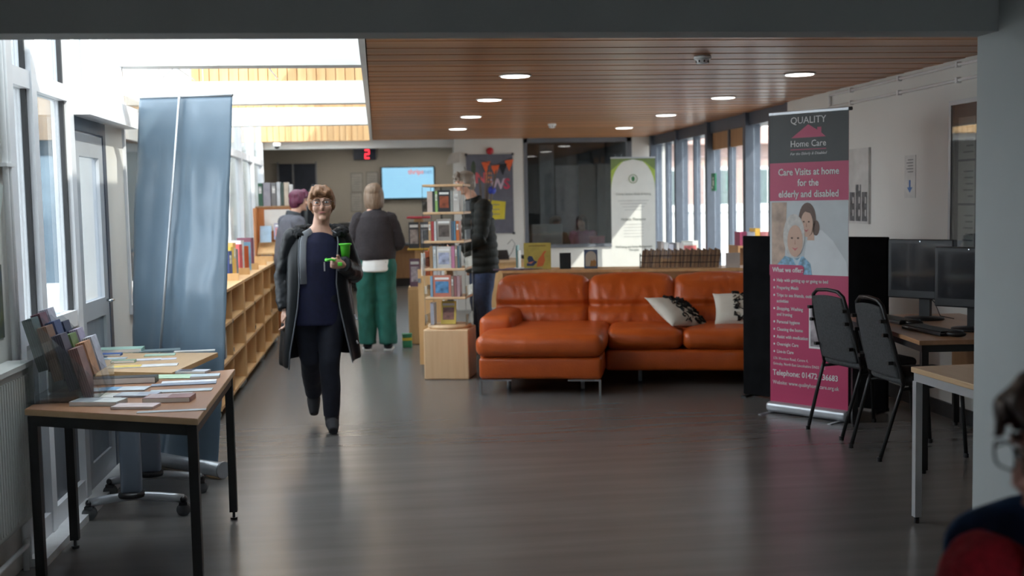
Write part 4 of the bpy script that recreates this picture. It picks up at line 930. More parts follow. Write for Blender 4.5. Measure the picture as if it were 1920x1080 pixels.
for k in range(9):
    yy, zz = .06+(k % 3)*(nw-.1)/3, .05+(k//3)*(nh-.15)/3
    sh_ = obj('pinned_sheet', MB().box(-.014, -.012, yy, yy+min(.21, (nw-.14)/3), zz, zz+.27), mat('sheet_%d' % (k % 3), [(.5,.5,.52),(.45,.43,.47),(.58,.56,.52)][k % 3], .6), nb)
    for j in range(5): obj('text_line', MB().box(-.0145, -.014, yy+.02, yy+.02+rr_.uniform(.06, .13), zz+.04+j*.04, zz+.05+j*.04), mat('text_grey', (.2,.2,.2), .6), sh_)
obj('pane', MB().box(-.036, -.033, .03, nw-.03, .03, nh-.03), clear, nb)
# ================================================================ CEILING FITTINGS
lampm = mat('downlight_lens', (1,1,1), .4, emit=(1.0,.97,.90), estr=5.0)
fill_lampm = mat('recess_downlight_lens', (1,1,1), .4, emit=(1.0,.95,.86), estr=55.0)  # much stronger, for the fill lamps added in the recess
def downlight(x, y, z, label, grp, lampm=lampm):
    t = thing('downlight', label, 'ceiling light', (x, y, z), 0, grp)
    obj('rim', MB().lathe([(.098,0),(.112,0),(.114,-.005),(.106,-.008),(.098,-.006)], n=32), white_gloss, t, True)
    obj('lens', MB().lathe([(.0,-.004),(.100,-.004),(.098,-.010),(.0,-.014)], n=32), lampm, t, True)
for X_, ys_ in ((.97, (7.93, 9.77, 11.69, 13.62)), (3.01, (7.95, 9.77, 11.76, 13.80))):
    for k, y in enumerate(ys_):
        downlight(X_, y, CEIL-.001, ['round downlight in the plank ceiling above the aisle, ', 'round downlight in the plank ceiling over the seating side, '][X_ > 2] + ['first after the beam', 'second after the beam', 'third after the beam', 'last before the back wall'][k], 'downlights in the plank ceiling')
for x, y, l_ in ((-.6, 18.2, 'behind the recess header on the door side'), (.9, 18.2, 'behind the recess header on the television side'), (-.6, 20.2, 'in front of the reception desk on the door side'), (.9, 20.2, 'in front of the reception desk on the television side'), (-.6, 21.6, 'above the reception desk on the door side'), (.9, 21.6, 'above the reception desk on the television side')): downlight(x, y, 2.619, 'round downlight '+l_, 'downlights over the reception', fill_lampm)  # lamps added out of view behind the header to brighten the beige wall
for k, (px, py, s) in enumerate(((1317, 105, 1.0), (1035, 232, .9))):
    q = F(px, py, CEIL)
    sd = thing('smoke_detector', ['white smoke detector on the planks near the opening', 'white smoke detector on the planks near the office'][k], 'smoke detector', (q.x, q.y, CEIL-.001))
    obj('base', MB().lathe([(.0,0),(.052*s,0),(.054*s,-.012),(.050*s,-.02),(0,-.02)]), white_gloss, sd, True)
    obj('chamber', MB().lathe([(.0,-.02),(.042*s,-.02),(.036*s,-.045),(.0,-.05)]), white_gloss, sd, True)
    for a in range(8): obj('vent', MB().box(.036*s, .041*s, -.004, .004, -.04, -.026, Matrix.Rotation(a*math.pi/4, 4, 'Z')), black_plastic, sd)
q = AY(519, 268, 15.9)
cc = thing('security_camera', 'white dome security camera at the corner of the recess header', 'camera', (q.x, 15.9, q.z))
obj('housing', MB().lathe([(0,.0),(.05,0),(.05,-.04),(.045,-.05),(0,-.05)]), white_gloss, cc, True); obj('dome', MB().ell((0,0,-.05), (.036,.036,.032)), black_plastic, cc, True); obj('bracket', MB().box(-.03,.03,0,.21,-.01,.0), white_gloss, cc)
# thin hanging rail by the rooflight
hr = thing('hanging_rail', 'thin grey rail on drop rods below the rooflight', 'rail', (0, 9.0, 0))
p_ = [AY(300, 150, 9.0), AY(328, 125, 9.0), AY(500, 122, 9.0)]
obj('rail', MB().tube([(p.x, 0, p.z) for p in p_], .006, n=6), silver, hr)
for px in (300, 330, 357, 380): 
    a = AY(px, 128 if px > 310 else 150, 9.0); obj('drop_rod', MB().cyl((a.x, 0, a.z), (a.x, 0, 1.75 if False else a.z-.24), .004, n=6), silver, hr)
obj('hanger', MB().cyl((p_[2].x, 0, p_[2].z), (p_[2].x, 1.0, p_[2].z+.0), .006, n=6).cyl((p_[1].x, 0, p_[1].z), (p_[1].x, 1.0, p_[1].z), .006, n=6), silver, hr)

# ================================================================ BACK OF THE ROOM
# reception recess
a, b = AY(714, 313, 22.5), AY(816, 372, 22.5)
tv = thing('television', 'flat television showing a pale blue page on the beige wall', 'television', ((a.x+b.x)/2, 22.55, b.z)); tw, th = (b.x-a.x)/2, a.z-b.z
obj('case', MB().rbox(-tw, tw, -.04, .02, 0, th, .012, n=2, div=0), black_plastic, tv)
obj('screen', MB().box(-tw+.02, tw-.02, -.042, -.040, .02, th-.02), mat('tv_screen', (.1,.2,.3), .3, emit=(.26,.52,.70), estr=1.0, var=.05), tv)
sl = mat('tv_text', (.1,.2,.35), .5, emit=(.12,.26,.42), estr=.8)
lettering('thrips', .13, mat('tv_red', (.5,.1,.1), .5, emit=(.55,.16,.14), estr=.9), tv, (tw*.30, -.044, th*.83), bold=.003); lettering('.net', .13, sl, tv, (tw*.72, -.044, th*.83), bold=.002)
for k in range(8): obj('text_line', MB().box(-tw*.92, -tw*.92+tw*(1.0+.4*((k*5) % 3)), -.0435, -.042, th*(.68-.08*k), th*(.695-.08*k)), mat('tv_faint', (.2,.4,.55), .5, emit=(.19,.42,.58), estr=.9), tv)
obj('wall_bracket', MB().box(-.1, .1, .02, .05, th*.3, th*.7), black_metal, tv)
a, b = AY(662, 279, 22.5), AY(705, 299, 22.5)
ld = thing('led_display', 'black queue display with a red number on the beige wall', 'display', ((a.x+b.x)/2, 22.56, b.z)); lw, lh = (b.x-a.x)/2, a.z-b.z
obj('case', MB().rbox(-lw, lw, -.04, .04, 0, lh, .01, n=2, div=0), mat('led_case', (.02,.03,.06), .3), ld)
redl = mat('led_red', (.3,0,0), .5, emit=(1.0,.03,.05), estr=2.5)
for z in (.14, .5, .86): obj('segment', MB().box(lw*.02, lw*.42, -.043, -.040, lh*z-.014, lh*z+.014), redl, ld)
obj('segment', MB().box(lw*.36, lw*.44, -.043, -.040, lh*.52, lh*.84), redl, ld); obj('segment', MB().box(lw*.0, lw*.08, -.043, -.040, lh*.16, lh*.48), redl, ld)
for k, (px, py) in enumerate(((669, 342), (698, 340), (669, 379))):
    a = AY(px-12, py-18, 22.58); b = AY(px+12, py+18, 22.58)
    fr = thing('framed_notice', ['framed notice beside the television, under the queue display', 'framed notice next to the television edge', 'lower framed notice below its pair'][k], 'notice', ((a.x+b.x)/2, 22.598, b.z)); fw, fh = (b.x-a.x)/2, a.z-b.z
    obj('frame', MB().box(-fw, fw, -.015, 0, 0, fh), mat('frame_taupe', (.30,.28,.25), .5), fr); obj('sheet', MB().box(-fw+.02, fw-.02, -.017, -.015, .02, fh-.02), mat('sheet_taupe', (.48,.46,.42), .7), fr)
    for j in range(6): obj('text_line', MB().box(-fw*.7, fw*.6, -.018, -.017, fh*(.15+.12*j), fh*(.17+.12*j)), mat('text_grey', (.2,.2,.2), .6), fr)
rd = thing('reception_desk', 'brown wood reception desk with a dark plinth in the recess', 'desk', (-1.2, 20.95, 0))
obj('front', MB().box(0, 2.9, 0, .03, .15, .74), oak_dark, rd); obj('top', MB().box(-.05, 2.95, -.06, .75, .74, .775), grey_panel, rd); obj('plinth', MB().box(.03, 2.87, .03, .7, 0, .15), black_plastic, rd); obj('side', MB().box(2.87, 2.9, .03, .72, .15, .74), oak_dark, rd); obj('side', MB().box(0, .03, .03, .72, .15, .74), oak_dark, rd)
q = AY(655, 412, 20.2)
oc = thing('office_chair', 'black office chair in front of the reception desk', 'chair', (q.x, 20.3, 0))
obj('backrest', MB().rbox(-.22, .22, .18, .26, .55, 1.18, .03, puff=.02), black_plastic, oc, True); obj('seat', MB().rbox(-.24, .24, -.24, .22, .44, .52, .03), black_plastic, oc, True); obj('stem', MB().cyl((0,0,.1), (0,0,.44), .03), chrome, oc, True)
for k in range(5):
    a_ = k*2*math.pi/5; sp_ = obj('spoke', MB().tube([(0,0,.10),(.26*math.cos(a_), .26*math.sin(a_), .06)], .015), black_plastic, oc, True); obj('castor', MB().ell((.26*math.cos(a_), .26*math.sin(a_), .03), (.03,.03,.03)), black_plastic, sp_, True)
# pier: noticeboard, alarm, uplighter
a, b = AY(874, 290, 15.97), AY(964, 437, 15.97)
nb2 = thing('noticeboard', 'grey felt noticeboard with bunting, letters and a yellow poster', 'noticeboard', (a.x, 15.995, b.z)); bw, bh = b.x-a.x, a.z-b.z
obj('felt', MB().box(0, bw, -.02, 0, 0, bh), mat('felt_grey', (.13,.13,.16), .95), nb2)
for x in (0, bw):
    for z in (0, bh): obj('corner_cap', MB().ell((x, -.015, z), (.018,.018,.018)), black_plastic, nb2, True)
bun = [(.42,.0),(.55,.04),(.68,.055),(.83,.035),(.97,.0)]
for k, (fx, dz) in enumerate(((.42,.10),(.62,.145),(.78,.13),(.92,.08))):
    x = bw*fx; z = bh*(1-dz); s = .065
    obj('pennant', MB().plate([(x-s, z), (x, z-.15), (x+s, z+.015)], -.026, -.022), [mat('bunting_orange', (.75,.13,.04), .7), mat('bunting_black', (.02,.02,.025), .7)][k == 2], nb2)
obj('bunting_string', MB().tube([(bw*.3, -.024, bh*.93), (bw*.62, -.024, bh*.862), (bw*.98, -.024, bh*.955)], .004, n=6), black_plastic, nb2)
for ch, fx, c_ in (('N', .30, (.6,.1,.12)), ('E', .47, (.62,.20,.10)), ('W', .66, (.55,.42,.50)), ('S', .86, (.5,.05,.10))): lettering(ch, .20, mat('letter_'+ch, c_, .6), nb2, (bw*fx, -.023, bh*(.62 if ch in 'WS' else .70)), bold=.006)
yp = obj('yellow_poster', MB().plate([(bw*.40, bh*.18), (bw*.80, bh*.18), (bw*.83, bh*.40), (bw*.42, bh*.43)], -.023, -.020), mat('poster_yellow', (.62,.50,.04), .6), nb2)
for k in range(3): obj('text_line', MB().box(bw*.44, bw*.70, -.0235, -.023, bh*(.36-.06*k), bh*(.37-.06*k)), mat('text_grey', (.2,.2,.2), .6), yp)
q = AY(919, 283, 15.95)
al = thing('alarm_sounder', 'red round fire alarm sounder on the white pier', 'alarm', (q.x, 15.998, q.z))
obj('base', MB().cyl((0,0,0), (0,-.03,0), .05, n=24), mat('alarm_red', (.45,.02,.03), .4), al, True); obj('dome', MB().ell((0,-.03,0), (.045,.03,.045)), mat('alarm_red', (.45,.02,.03), .4), al, True)
q = AY(846, 303, 16.25)
ul = tag(obj('wall_uplighter', MB().add([(-.09,-.1,-.05),(.09,-.1,-.02),(.09,.0,-.02),(-.09,.0,-.05),(-.03,-.14,.10),(.10,-.14,.12),(.10,0,.12),(-.03,0,.10)], [(3,2,1,0),(4,5,6,7),(0,1,5,4),(1,2,6,5),(2,3,7,6),(3,0,4,7)]), mat('uplighter_beige', (.42,.38,.34), .6), loc=(q.x, 16.0-.001, q.z)), 'beige wedge shaped uplighter by the recess corner', 'wall light')
obj('wall_plate', MB().box(-.02,.10,-.004,0,-.02,.10), white_gloss, ul)
# desk in front of the pier, with a vase of twigs, a phone and cables
dp = thing('side_desk', 'pale wood desk against the white pier', 'desk', (1.25, 14.9, 0))
obj('top', MB().box(0, .95, 0, .72, .71, .74), pale_wood, dp); obj('front_panel', MB().box(.03, .92, .04, .06, .12, .71), birch, dp)
for x in (.0, .92): obj('side', MB().box(x, x+.03, .02, .70, 0, .71), birch, dp)
vz = thing('vase_of_twigs', 'tall vase of bare twigs and blue flower on the side desk', 'vase', (1.42, 15.45, .741))
obj('vase', MB().lathe([(0,0),(.05,0),(.07,.12),(.045,.26),(.055,.30),(.04,.30),(0,.28)]), mat('vase_dark', (.05,.05,.06), .3), vz, True)
rt = random.Random(9)
for k in range(11):
    dx, dy = rt.uniform(-.30, .24), rt.uniform(-.1, .1); hh = rt.uniform(1.0, 1.36)
    obj('twig', MB().tube([(0,0,.25), (dx*.35,dy*.4,.6), (dx*.75,dy,hh*.8), (dx,dy,hh)], [.012,.011,.009,.005], n=6), mat('twig_brown', (.12,.09,.07), .8), vz)
obj('leaf', MB().ell((-.12,0,1.22), (.03,.01,.10)), mat('leaf_dark', (.05,.07,.04), .7), vz, True); obj('flower', MB().ell((.12,-.06,.92), (.055,.05,.055)), mat('flower_blue', (.03,.05,.35), .6), vz, True)
tp = thing('desk_phone', 'black telephone with a coiled cable on the side desk', 'telephone', (1.62, 15.2, .741))
obj('body', MB().add([(-.1,-.1,0),(.1,-.1,0),(.1,.1,0),(-.1,.1,0),(-.1,-.1,.03),(.1,-.1,.03),(.1,.1,.12),(-.1,.1,.12)], [(3,2,1,0),(4,5,6,7),(0,1,5,4),(1,2,6,5),(2,3,7,6),(3,0,4,7)]), black_plastic, tp)
obj('handset', MB().tube([(-.07,-.08,.06),(-.07,0,.11),(-.07,.08,.13)], [.022,.014,.022]), black_plastic, tp, True); obj('cable', MB().tube([(.1,0,.02),(.16,.04,.10),(.20,.05,.2),(.16,.05,.26),(.1,.06,.2)], .004, n=6), black_plastic, tp)
tag(obj('paper_tray', MB().rbox(-.12,.12,-.09,.09,0,.05,.01,n=2,div=0), black_plastic, loc=(2.02, 15.25, .741)), 'low black tray at the end of the side desk', 'tray')
# green banner
a, b = AY(1145, 297, 14.8), AY(1228, 297, 14.8)
gbn = thing('roll_up_banner', 'white and green roll-up banner in front of the office', 'banner', ((a.x+b.x)/2, 14.8, 0)); gw, gz = (b.x-a.x)/2, a.z
wb = mat('banner_ivory', (.70,.70,.66), .5, var=.03); g1_ = mat('banner_green', (.17,.24,.08), .5); g2_ = mat('banner_lime', (.36,.48,.08), .5); tx = mat('banner_text', (.25,.27,.25), .6)
obj('sheet', MB().box(-gw, gw, 0, .002, .08, gz), wb, gbn)
def arc(r, dz): return [(gw*r*math.cos(R(t)), gz-.42+dz+.42*r*math.sin(R(t))) for t in range(180, -1, -12)]
def crest(k, m, lvl):
    pts = arc(k, 0.0); mb = MB()
    for (x0, zz0), (x1, zz1) in zip(pts[:-1], pts[1:]): mb.add([(x0,-.0008*lvl,zz0),(x1,-.0008*lvl,zz1),(x1,-.0008*lvl,gz),(x0,-.0008*lvl,gz)], [(0,1,2,3)])
    return mb
obj('green_corner', crest(1.0, g2_, 1), g2_, gbn); obj('dark_corner', MB().plate([(-gw,gz-.16),(-gw*.55,gz-.05),(0,gz-.015),(gw*.55,gz-.05),(gw,gz-.16),(gw,gz),(-gw,gz)], -.0022, -.001), g1_, gbn)
obj('round_logo', MB().tube([(.055*math.cos(R(t)), -.003, gz-.27+.055*math.sin(R(t))) for t in range(0, 361, 20)], .004, n=6), g1_, gbn); obj('logo_leaf', MB().ell((.0,-.003,gz-.27), (.022,.002,.035)), mat('logo_green', (.05,.22,.08), .5), gbn)
lettering('Grimsby Holistic Health & Healing', .042, tx, gbn, (0, -.003, gz-.47), sx=.80); lettering('Holistic Therapies', .045, tx, gbn, (0, -.003, gz-.80), bold=.001)
lettering('Well being and Stress Management\nTherapies', .042, tx, gbn, (0, -.003, gz-1.18), sx=.82, bold=.0006)
for k in range(4): obj('text_line', MB().box(-gw*(.7-.1*k), gw*(.7-.1*k), -.003, -.002, gz-.56-.04*k, gz-.55-.04*k), mat('text_pale', (.5,.5,.48), .6), gbn)
for k in range(5): obj('text_line', MB().box(-gw*.45, gw*.45, -.003, -.002, gz-.87-.04*k, gz-.862-.04*k), mat('text_pale', (.5,.5,.48), .6), gbn)
obj('top_rail', MB().box(-gw-.005, gw+.005, -.01, .01, gz-.005, gz+.015), silver, gbn); obj('base_cassette', MB().rbox(-gw-.02, gw+.02, -.06, .06, .0, .085, .03, n=4, div=0), silver, gbn, True); obj('pole', MB().cyl((0,.02,.08), (0,.012,gz), .008), silver, gbn, True)
# behind the office glass
od = thing('office_desk', 'desk behind the office glass', 'desk', (OX0+.1, 16.45, 0))
obj('top', MB().box(0, 1.5, 0, .7, .72, .75), pale_wood, od)
for x in (.0, 1.46): obj('side', MB().box(x, x+.04, .02, .68, 0, .72), birch, od)
q0, q1 = AY(996, 421, 16.7), AY(1055, 459, 16.7)
om_ = thing('monitor', 'pale grey back of a monitor behind the office glass', 'monitor', ((q0.x+q1.x)/2, 16.7, .7505)); mw = (q1.x-q0.x)/2
obj('case', MB().rbox(-mw, mw, -.03, .03, .10, q0.z-.75, .02, n=3, div=0), mat('monitor_pale', (.62,.68,.68), .4), om_, True); obj('stand', MB().cyl((0,0,0), (0,0,.14), .04).cyl((0,0,0), (0,0,.015), .12, n=20), mat('monitor_pale', (.62,.68,.68), .4), om_)
q = AY(1120, 450, 16.6)
bxp = tag(obj('desk_box', MB().rbox(-.10,.10,-.08,.08,0,q.z-.75+.04,.01,n=2,div=0), mat('box_pink', (.70,.20,.28), .5), loc=(q.x, 16.62, .7505)), 'pink box on the desk behind the office glass', 'box')
obj('lid', MB().rbox(-.103,.103,-.083,.083,q.z-.75+.04,q.z-.75+.055,.004,n=1,div=0), mat('box_pink', (.70,.20,.28), .5), bxp)
# far low bookcases by the right windows
for k, (px0, px1, Y_, h_, lab) in enumerate(((1236, 1320, 13.2, .80, 'low birch bookcase with large books in front of the tall windows'), (1384, 1462, 11.2, 1.02, 'brown shelf unit with pink and red books beyond the felt screen'))):
    a, b = AY(px0, 470, Y_), AY(px1, 470, Y_); L_ = b.x-a.x
    t = thing('low_shelf', lab, 'bookcase', (a.x, Y_, 0)); m_ = [birch, oak_dark][k]
    obj('side', MB().box(0, .02, 0, .32, 0, h_), m_, t); obj('side', MB().box(L_-.02, L_, 0, .32, 0, h_), m_, t); obj('back', MB().box(.02, L_-.02, .30, .32, .05, h_-.02), m_, t)
    for z in (.05, .35, h_-.02 if k == 0 else .62): obj('shelf', MB().box(.02, L_-.02, 0, .30, z, z+.02), m_, t)
    if k: obj('shelf', MB().box(.02, L_-.02, 0, .30, h_-.02, h_), m_, t)
    if k == 0:
        x = a.x+.03
        for j, (w_, hh, c_) in enumerate(((.03,.20,(.25,.22,.22)), (.05,.19,(.32,.33,.36)), (.06,.17,(.26,.27,.33)), (.03,.18,(.05,.05,.06)), (.035,.185,(.38,.36,.36)), (.035,.18,(.28,.26,.28)))):
            book((x+w_/2, Y_+.12, h_+.0005), w_, .2, hh, c_, ['brown', 'pale grey', 'blue grey', 'black', 'beige', 'mauve'][j]+' large book on the low bookcase by the windows', 'large books by the windows'); x += w_+.004
        book((x+.12, Y_+.14, h_+.0005), .20, .02, .20, (.62,.64,.58), 'white picture book with red and green art by the windows', face=True, pic=(.50,.12,.12), rx=R(-8))
    else:
        x = a.x+.03
        for j, (w_, hh, c_) in enumerate(((.07,.09,(.30,.04,.10)), (.08,.085,(.45,.45,.50)), (.05,.12,(.60,.36,.06)), (.08,.085,(.30,.10,.10)), (.08,.085,(.62,.15,.32)))):
            book((x+w_/2, Y_+.12, h_+.0005), w_, .18, hh+.05, c_, ['crimson', 'white and grey', 'orange', 'dark red', 'bright pink'][j]+' book on the shelf beyond the felt screen', 'books beyond the felt screen'); x += w_+.004
q = F(1385, 500, .45)
wcr = thing('wooden_chair', 'dark brown wooden chair beside the plastic box', 'chair', (3.35, 11.95, 0))
obj('seat', MB().rbox(-.2,.2,-.2,.2,.42,.46,.01,n=2,div=0), oak_dark, wcr); obj('backrest', MB().rbox(-.2,.2,.17,.2,.72,.92,.01,n=2,div=0), oak_dark, wcr)
for x in (-.18,.18):
    obj('leg', MB().box(x-.018,x+.018,-.19,-.155,0,.42), oak_dark, wcr); obj('leg', MB().box(x-.018,x+.018,.165,.20,0,.92), oak_dark, wcr)
q = AY(1373, 340, 13.6)
ex = tag(obj('exit_sign', MB().box(-.0,.02,-.07,.07,-.10,.10), mat('exit_green', (.02,.16,.08), .4), loc=(3.805, q.y if False else 12.75, AX(1373, 340, 3.9).z)), 'green exit sign on the window mullion', 'sign')
obj('running_figure', MB().box(-.002,0,-.03,.01,-.04,.02).box(-.002,0,-.02,.01,.03,.055).box(-.002,0,.01,.04,-.07,-.05), paper, ex)
wl_ = thing('wall_light', 'small white bracket light on the glazing mullion', 'wall light', (XL+.016, 9.79, AX(446, 292, XL).z))
obj('bracket', MB().box(0,.03,-.02,.02,-.06,.06), white_gloss, wl_); obj('shade', MB().add([(0.0,-.05,.0),(.16,-.05,.04),(.16,.05,.04),(0.0,.05,.0),(0,-.05,.09),(.16,-.05,.06),(.16,.05,.06),(0,.05,.09)], [(3,2,1,0),(4,5,6,7),(0,1,5,4),(1,2,6,5),(2,3,7,6),(3,0,4,7)]), white_gloss, wl_)
# ================================================================ PEOPLE
import numpy as np
def push(me, fn):                                 # move every vertex along its normal by fn(position)
    n = len(me.vertices); co = np.empty(n*3, np.float32); nr = np.empty(n*3, np.float32)
    me.vertices.foreach_get('co', co); me.vertex_normals.foreach_get('vector', nr)
    co = co.reshape(-1, 3); nr = nr.reshape(-1, 3)
    d = np.array([fn(float(x), float(y), float(z)) for x, y, z in co], np.float32)
    me.vertices.foreach_set('co', (co + nr*d[:, None]).ravel()); me.update()
NZ = noise.noise
def hair_mesh(shapes, seed, amp=.004, vox=.0065):
    mb = MB()
    for s in shapes:
        if s[0] == 'e': mb.ell(s[1], s[2], n=24, M=s[3] if len(s) > 3 else None)
        else: mb.tube(s[1], s[2], n=10)
    me = baked(mb, voxel=vox, smooth_it=3, name='hair')
    def strands(x, y, z):
        a = math.atan2(y, x); return amp*(NZ((a*9+seed, z*9, seed)) + .5*NZ((a*22, z*20, seed)))
    push(me, strands)
    return me
SHORT = [('e',(0,.016,.052),(.085,.099,.074)), ('e',(0,.045,.0),(.080,.066,.095)), ('e',(-.074,.015,.015),(.018,.045,.055)), ('e',(.074,.015,.015),(.018,.045,.055)),
         ('t',[(-.03,-.04,.115),(-.01,-.088,.085),(.03,-.098,.060)],[.022,.020,.010]), ('t',[(.02,-.05,.112),(.05,-.080,.082),(.068,-.066,.045)],[.022,.018,.010]), ('t',[(-.04,-.05,.11),(-.06,-.074,.075),(-.072,-.056,.035)],[.022,.017,.010]), ('t',[(0,-.04,.115),(-.03,-.090,.082),(-.045,-.092,.058)],[.022,.018,.009])]
BOB = [('e',(0,.018,.050),(.093,.104,.078)), ('e',(0,.05,-.035),(.092,.068,.135)), ('e',(-.078,.014,-.03),(.026,.058,.105)), ('e',(.078,.014,-.03),(.026,.058,.105)),
       ('t',[(-.02,-.04,.115),(.02,-.092,.080),(.055,-.080,.045)],[.022,.018,.012]), ('t',[(-.02,-.04,.115),(-.05,-.085,.075),(-.072,-.062,.03)],[.022,.018,.012])]
def person(name, label, loc, rz, J, skin_m, hair_shapes, hair_m, head_rot=(0,0,0), glasses=None, hands=True, hseed=1, face=True, scale=1.0, grip=(0.9, 0.9), hand_dirs=None, vox=.007):
    t = thing(name, label, 'person', loc, rz); t.scale = (scale,)*3
    V = {k: Vector(v) for k, v in J.items()}
    HM = Matrix.Translation(V['head']) @ Euler(head_rot, 'XYZ').to_matrix().to_4x4()
    H3 = HM.to_3x3()
    def h(p): return HM @ Vector(p)
    mb = MB()
    pel, nk = V['pelvis'], V['neck']; ch = V['chest']; wa = (pel*.55+ch*.45)
    mb.tube([pel+Vector((0,0,-.08)), pel, wa, ch, (ch*.45+nk*.55), nk], [(.13,.10),(.165,.115),(.135,.10),(.155,.112),(.13,.085),(.06,.06)], n=20)
    mb.tube([nk+Vector((0,.005,-.05)), nk, h((0,.012,-.06)), h((0,.01,0))], [.07,.056,.052,.05], n=16)
    mb.ell(h((0,.014,.030)), (.076,.094,.086), n=28, M=H3); mb.ell(h((0,-.018,-.045)), (.058,.068,.066), n=24, M=H3)
    mb.ell(h((0,-.070,-.092)), (.024,.020,.018), M=H3); mb.tube([h((0,-.082,.018)), h((0,-.097,-.008)), h((0,-.104,-.022)), h((0,-.090,-.030))], [.008,.011,.014,.010], n=10)
    for s in (-1, 1):
        mb.ell(h((s*.076,.012,-.008)), (.010,.020,.032), M=H3); mb.ell(h((s*.036,-.062,-.025)), (.028,.026,.030), M=H3); mb.ell(h((s*.03,-.078,.030)), (.026,.014,.010), M=H3)
    for s, sd in ((-1, 'l'), (1, 'r')):
        sh, el, wr_ = V['sh_'+sd], V['el_'+sd], V['wr_'+sd]
        mb.tube([ch*.4+sh*.6+Vector((0,0,.0)), sh, sh*.5+el*.5, el, el*.5+wr_*.5, wr_], [.06,.056,.047,.040,.038,.027], n=14)
        hp, kn, an, to = V['hip_'+sd], V['kn_'+sd], V['an_'+sd], V['to_'+sd]
        mb.tube([hp+Vector((0,0,.03)), hp, hp*.5+kn*.5, kn, kn*.5+an*.5, an], [.075,.085,.075,.056,.052,.036], n=16)
        mb.tube([an+(an-to)*.25+Vector((0,0,-.03)), an+Vector((0,0,-.035)), an*.5+to*.5+Vector((0,0,-.012)), to], [.034,.040,.038,.026], n=12)
        if hands:                                                # palm, four fingers, thumb
            hd = hand_dirs[sd] if hand_dirs else None
            d = Vector(hd[0]).normalized() if hd else (wr_-el).normalized()
            side = Vector(hd[1]).normalized() if hd else Vector((0, -1, 0)); side = (side - d*side.dot(d)).normalized(); nor = d.cross(side)*(1 if s < 0 else -1)
            g = grip[0 if sd == 'l' else 1]
            pc = wr_ + d*.05; mb.tube([wr_, wr_+d*.03, wr_+d*.085], [(.024,.024),(.034,.030),(.036,.028)], n=12)
            for k, ln in enumerate((.070, .078, .074, .058)):
                b0 = wr_ + d*.082 + side*(.027-.018*k); a1 = g*.5; a2 = g*1.3; a3 = g*2.0
                p1 = b0 + (d*math.cos(a1)+nor*math.sin(a1))*ln*.45; p2 = p1 + (d*math.cos(a2)+nor*math.sin(a2))*ln*.32; p3 = p2 + (d*math.cos(a3)+nor*math.sin(a3))*ln*.25
                mb.tube([b0-d*.02, b0, p1, p2, p3], [.0095,.0098,.0088,.0082,.0065], n=8)
            t0 = wr_ + d*.03 + side*.024; t1 = t0 + (d*.6+side*.7+nor*.3).normalized()*.035; t2 = t1 + (d*.8+side*.1+nor*.6).normalized()*.030
            mb.tube([t0-side*.01, t0, t1, t2], [.013,.013,.0105,.008], n=8)
    me = baked(mb, voxel=vox, smooth_it=3, name='body'); obj('body', me, skin_m, t)
    ho = obj('hair', hair_mesh(hair_shapes, hseed), hair_m, t); ho.matrix_local = HM
    if face:
        for s in (-1, 1):
            e = obj('eye', MB().ell((s*.031,-.0795,.012), (.0135,.008,.0075), n=14), mat('eye_white', (.70,.68,.66), .3), t, True); e.matrix_local = HM
            i_ = obj('iris', MB().ell((s*.031,-.0865,.012), (.0062,.003,.0065), n=12), mat('iris_dark', (.05,.04,.035), .2), t, True); i_.matrix_local = HM
            b_ = obj('eyebrow', MB().tube([(s*.014,-.093,.034),(s*.030,-.092,.040),(s*.050,-.080,.036)], [.003,.0035,.002], n=6), hair_m, t, True); b_.matrix_local = HM
        m_ = obj('mouth', MB().tube([(-.026,-.080,-.056),(-.010,-.0885,-.054),(.010,-.0885,-.054),(.026,-.080,-.056)], [(.002,.002),(.004,.005),(.004,.005),(.002,.002)], n=8), mat('lips', (.45,.16,.15), .45), t, True); m_.matrix_local = HM
    if glasses:
        g = MB()
        for s in (-1, 1):
            g.tube([(s*(.034+.025*math.copysign(abs(math.cos(R(a)))**.6, math.cos(R(a)))), -.102, .010+.019*math.copysign(abs(math.sin(R(a)))**.6, math.sin(R(a)))) for a in range(0, 361, 20)], .0019, n=6)
            g.tube([(s*.059,-.102,.016), (s*.074,-.07,.016), (s*.080,.01,.012)], .0018, n=6)
        g.tube([(-.010,-.103,.014), (0,-.105,.017), (.010,-.103,.014)], .0018, n=6)
        go = obj('glasses', g, glasses, t, True); go.matrix_local = HM
    return t, V, HM
def cloth(name, mb, m, par, vox=.009, amp=.006, f=(7,7,3), seed=0, sm=3):
    me = baked(mb, voxel=vox, smooth_it=sm, name=name)
    if amp:
        push(me, lambda x, y, z: amp*(NZ((x*f[0]+seed, y*f[1], z*f[2])) + .5*NZ((x*f[0]*2.2, y*f[1]*2.2+seed, z*f[2]*3))))
    return obj(name, me, m, par)
def trousers(par, V, m, r=(.115,.10,.085,.075,.07), low=.06, top=None, amp=.007):
    mb = MB(); p = V['pelvis']
    mb.tube([p+Vector((0,0,-.10)), p+Vector((0,0,-.02)), p+Vector((0,0,.08)), p+Vector((0,0,.14))], [(.155,.115),(.19,.135),(.172,.125),(.15,.11)], n=24)
    for sd in 'lr':
        h, k, a = V['hip_'+sd], V['kn_'+sd], V['an_'+sd]; e = a + (k-a).normalized()*(low-.06)
        mb.tube([h+Vector((0,0,.04)), h+Vector((0,0,-.05)), h*.5+k*.5, k, k*.45+a*.55, e], [r[0]*.9,r[0],r[1],r[2],r[3],r[4]], n=18)
    return cloth('trousers', mb, m, par, amp=amp, f=(9,9,5))
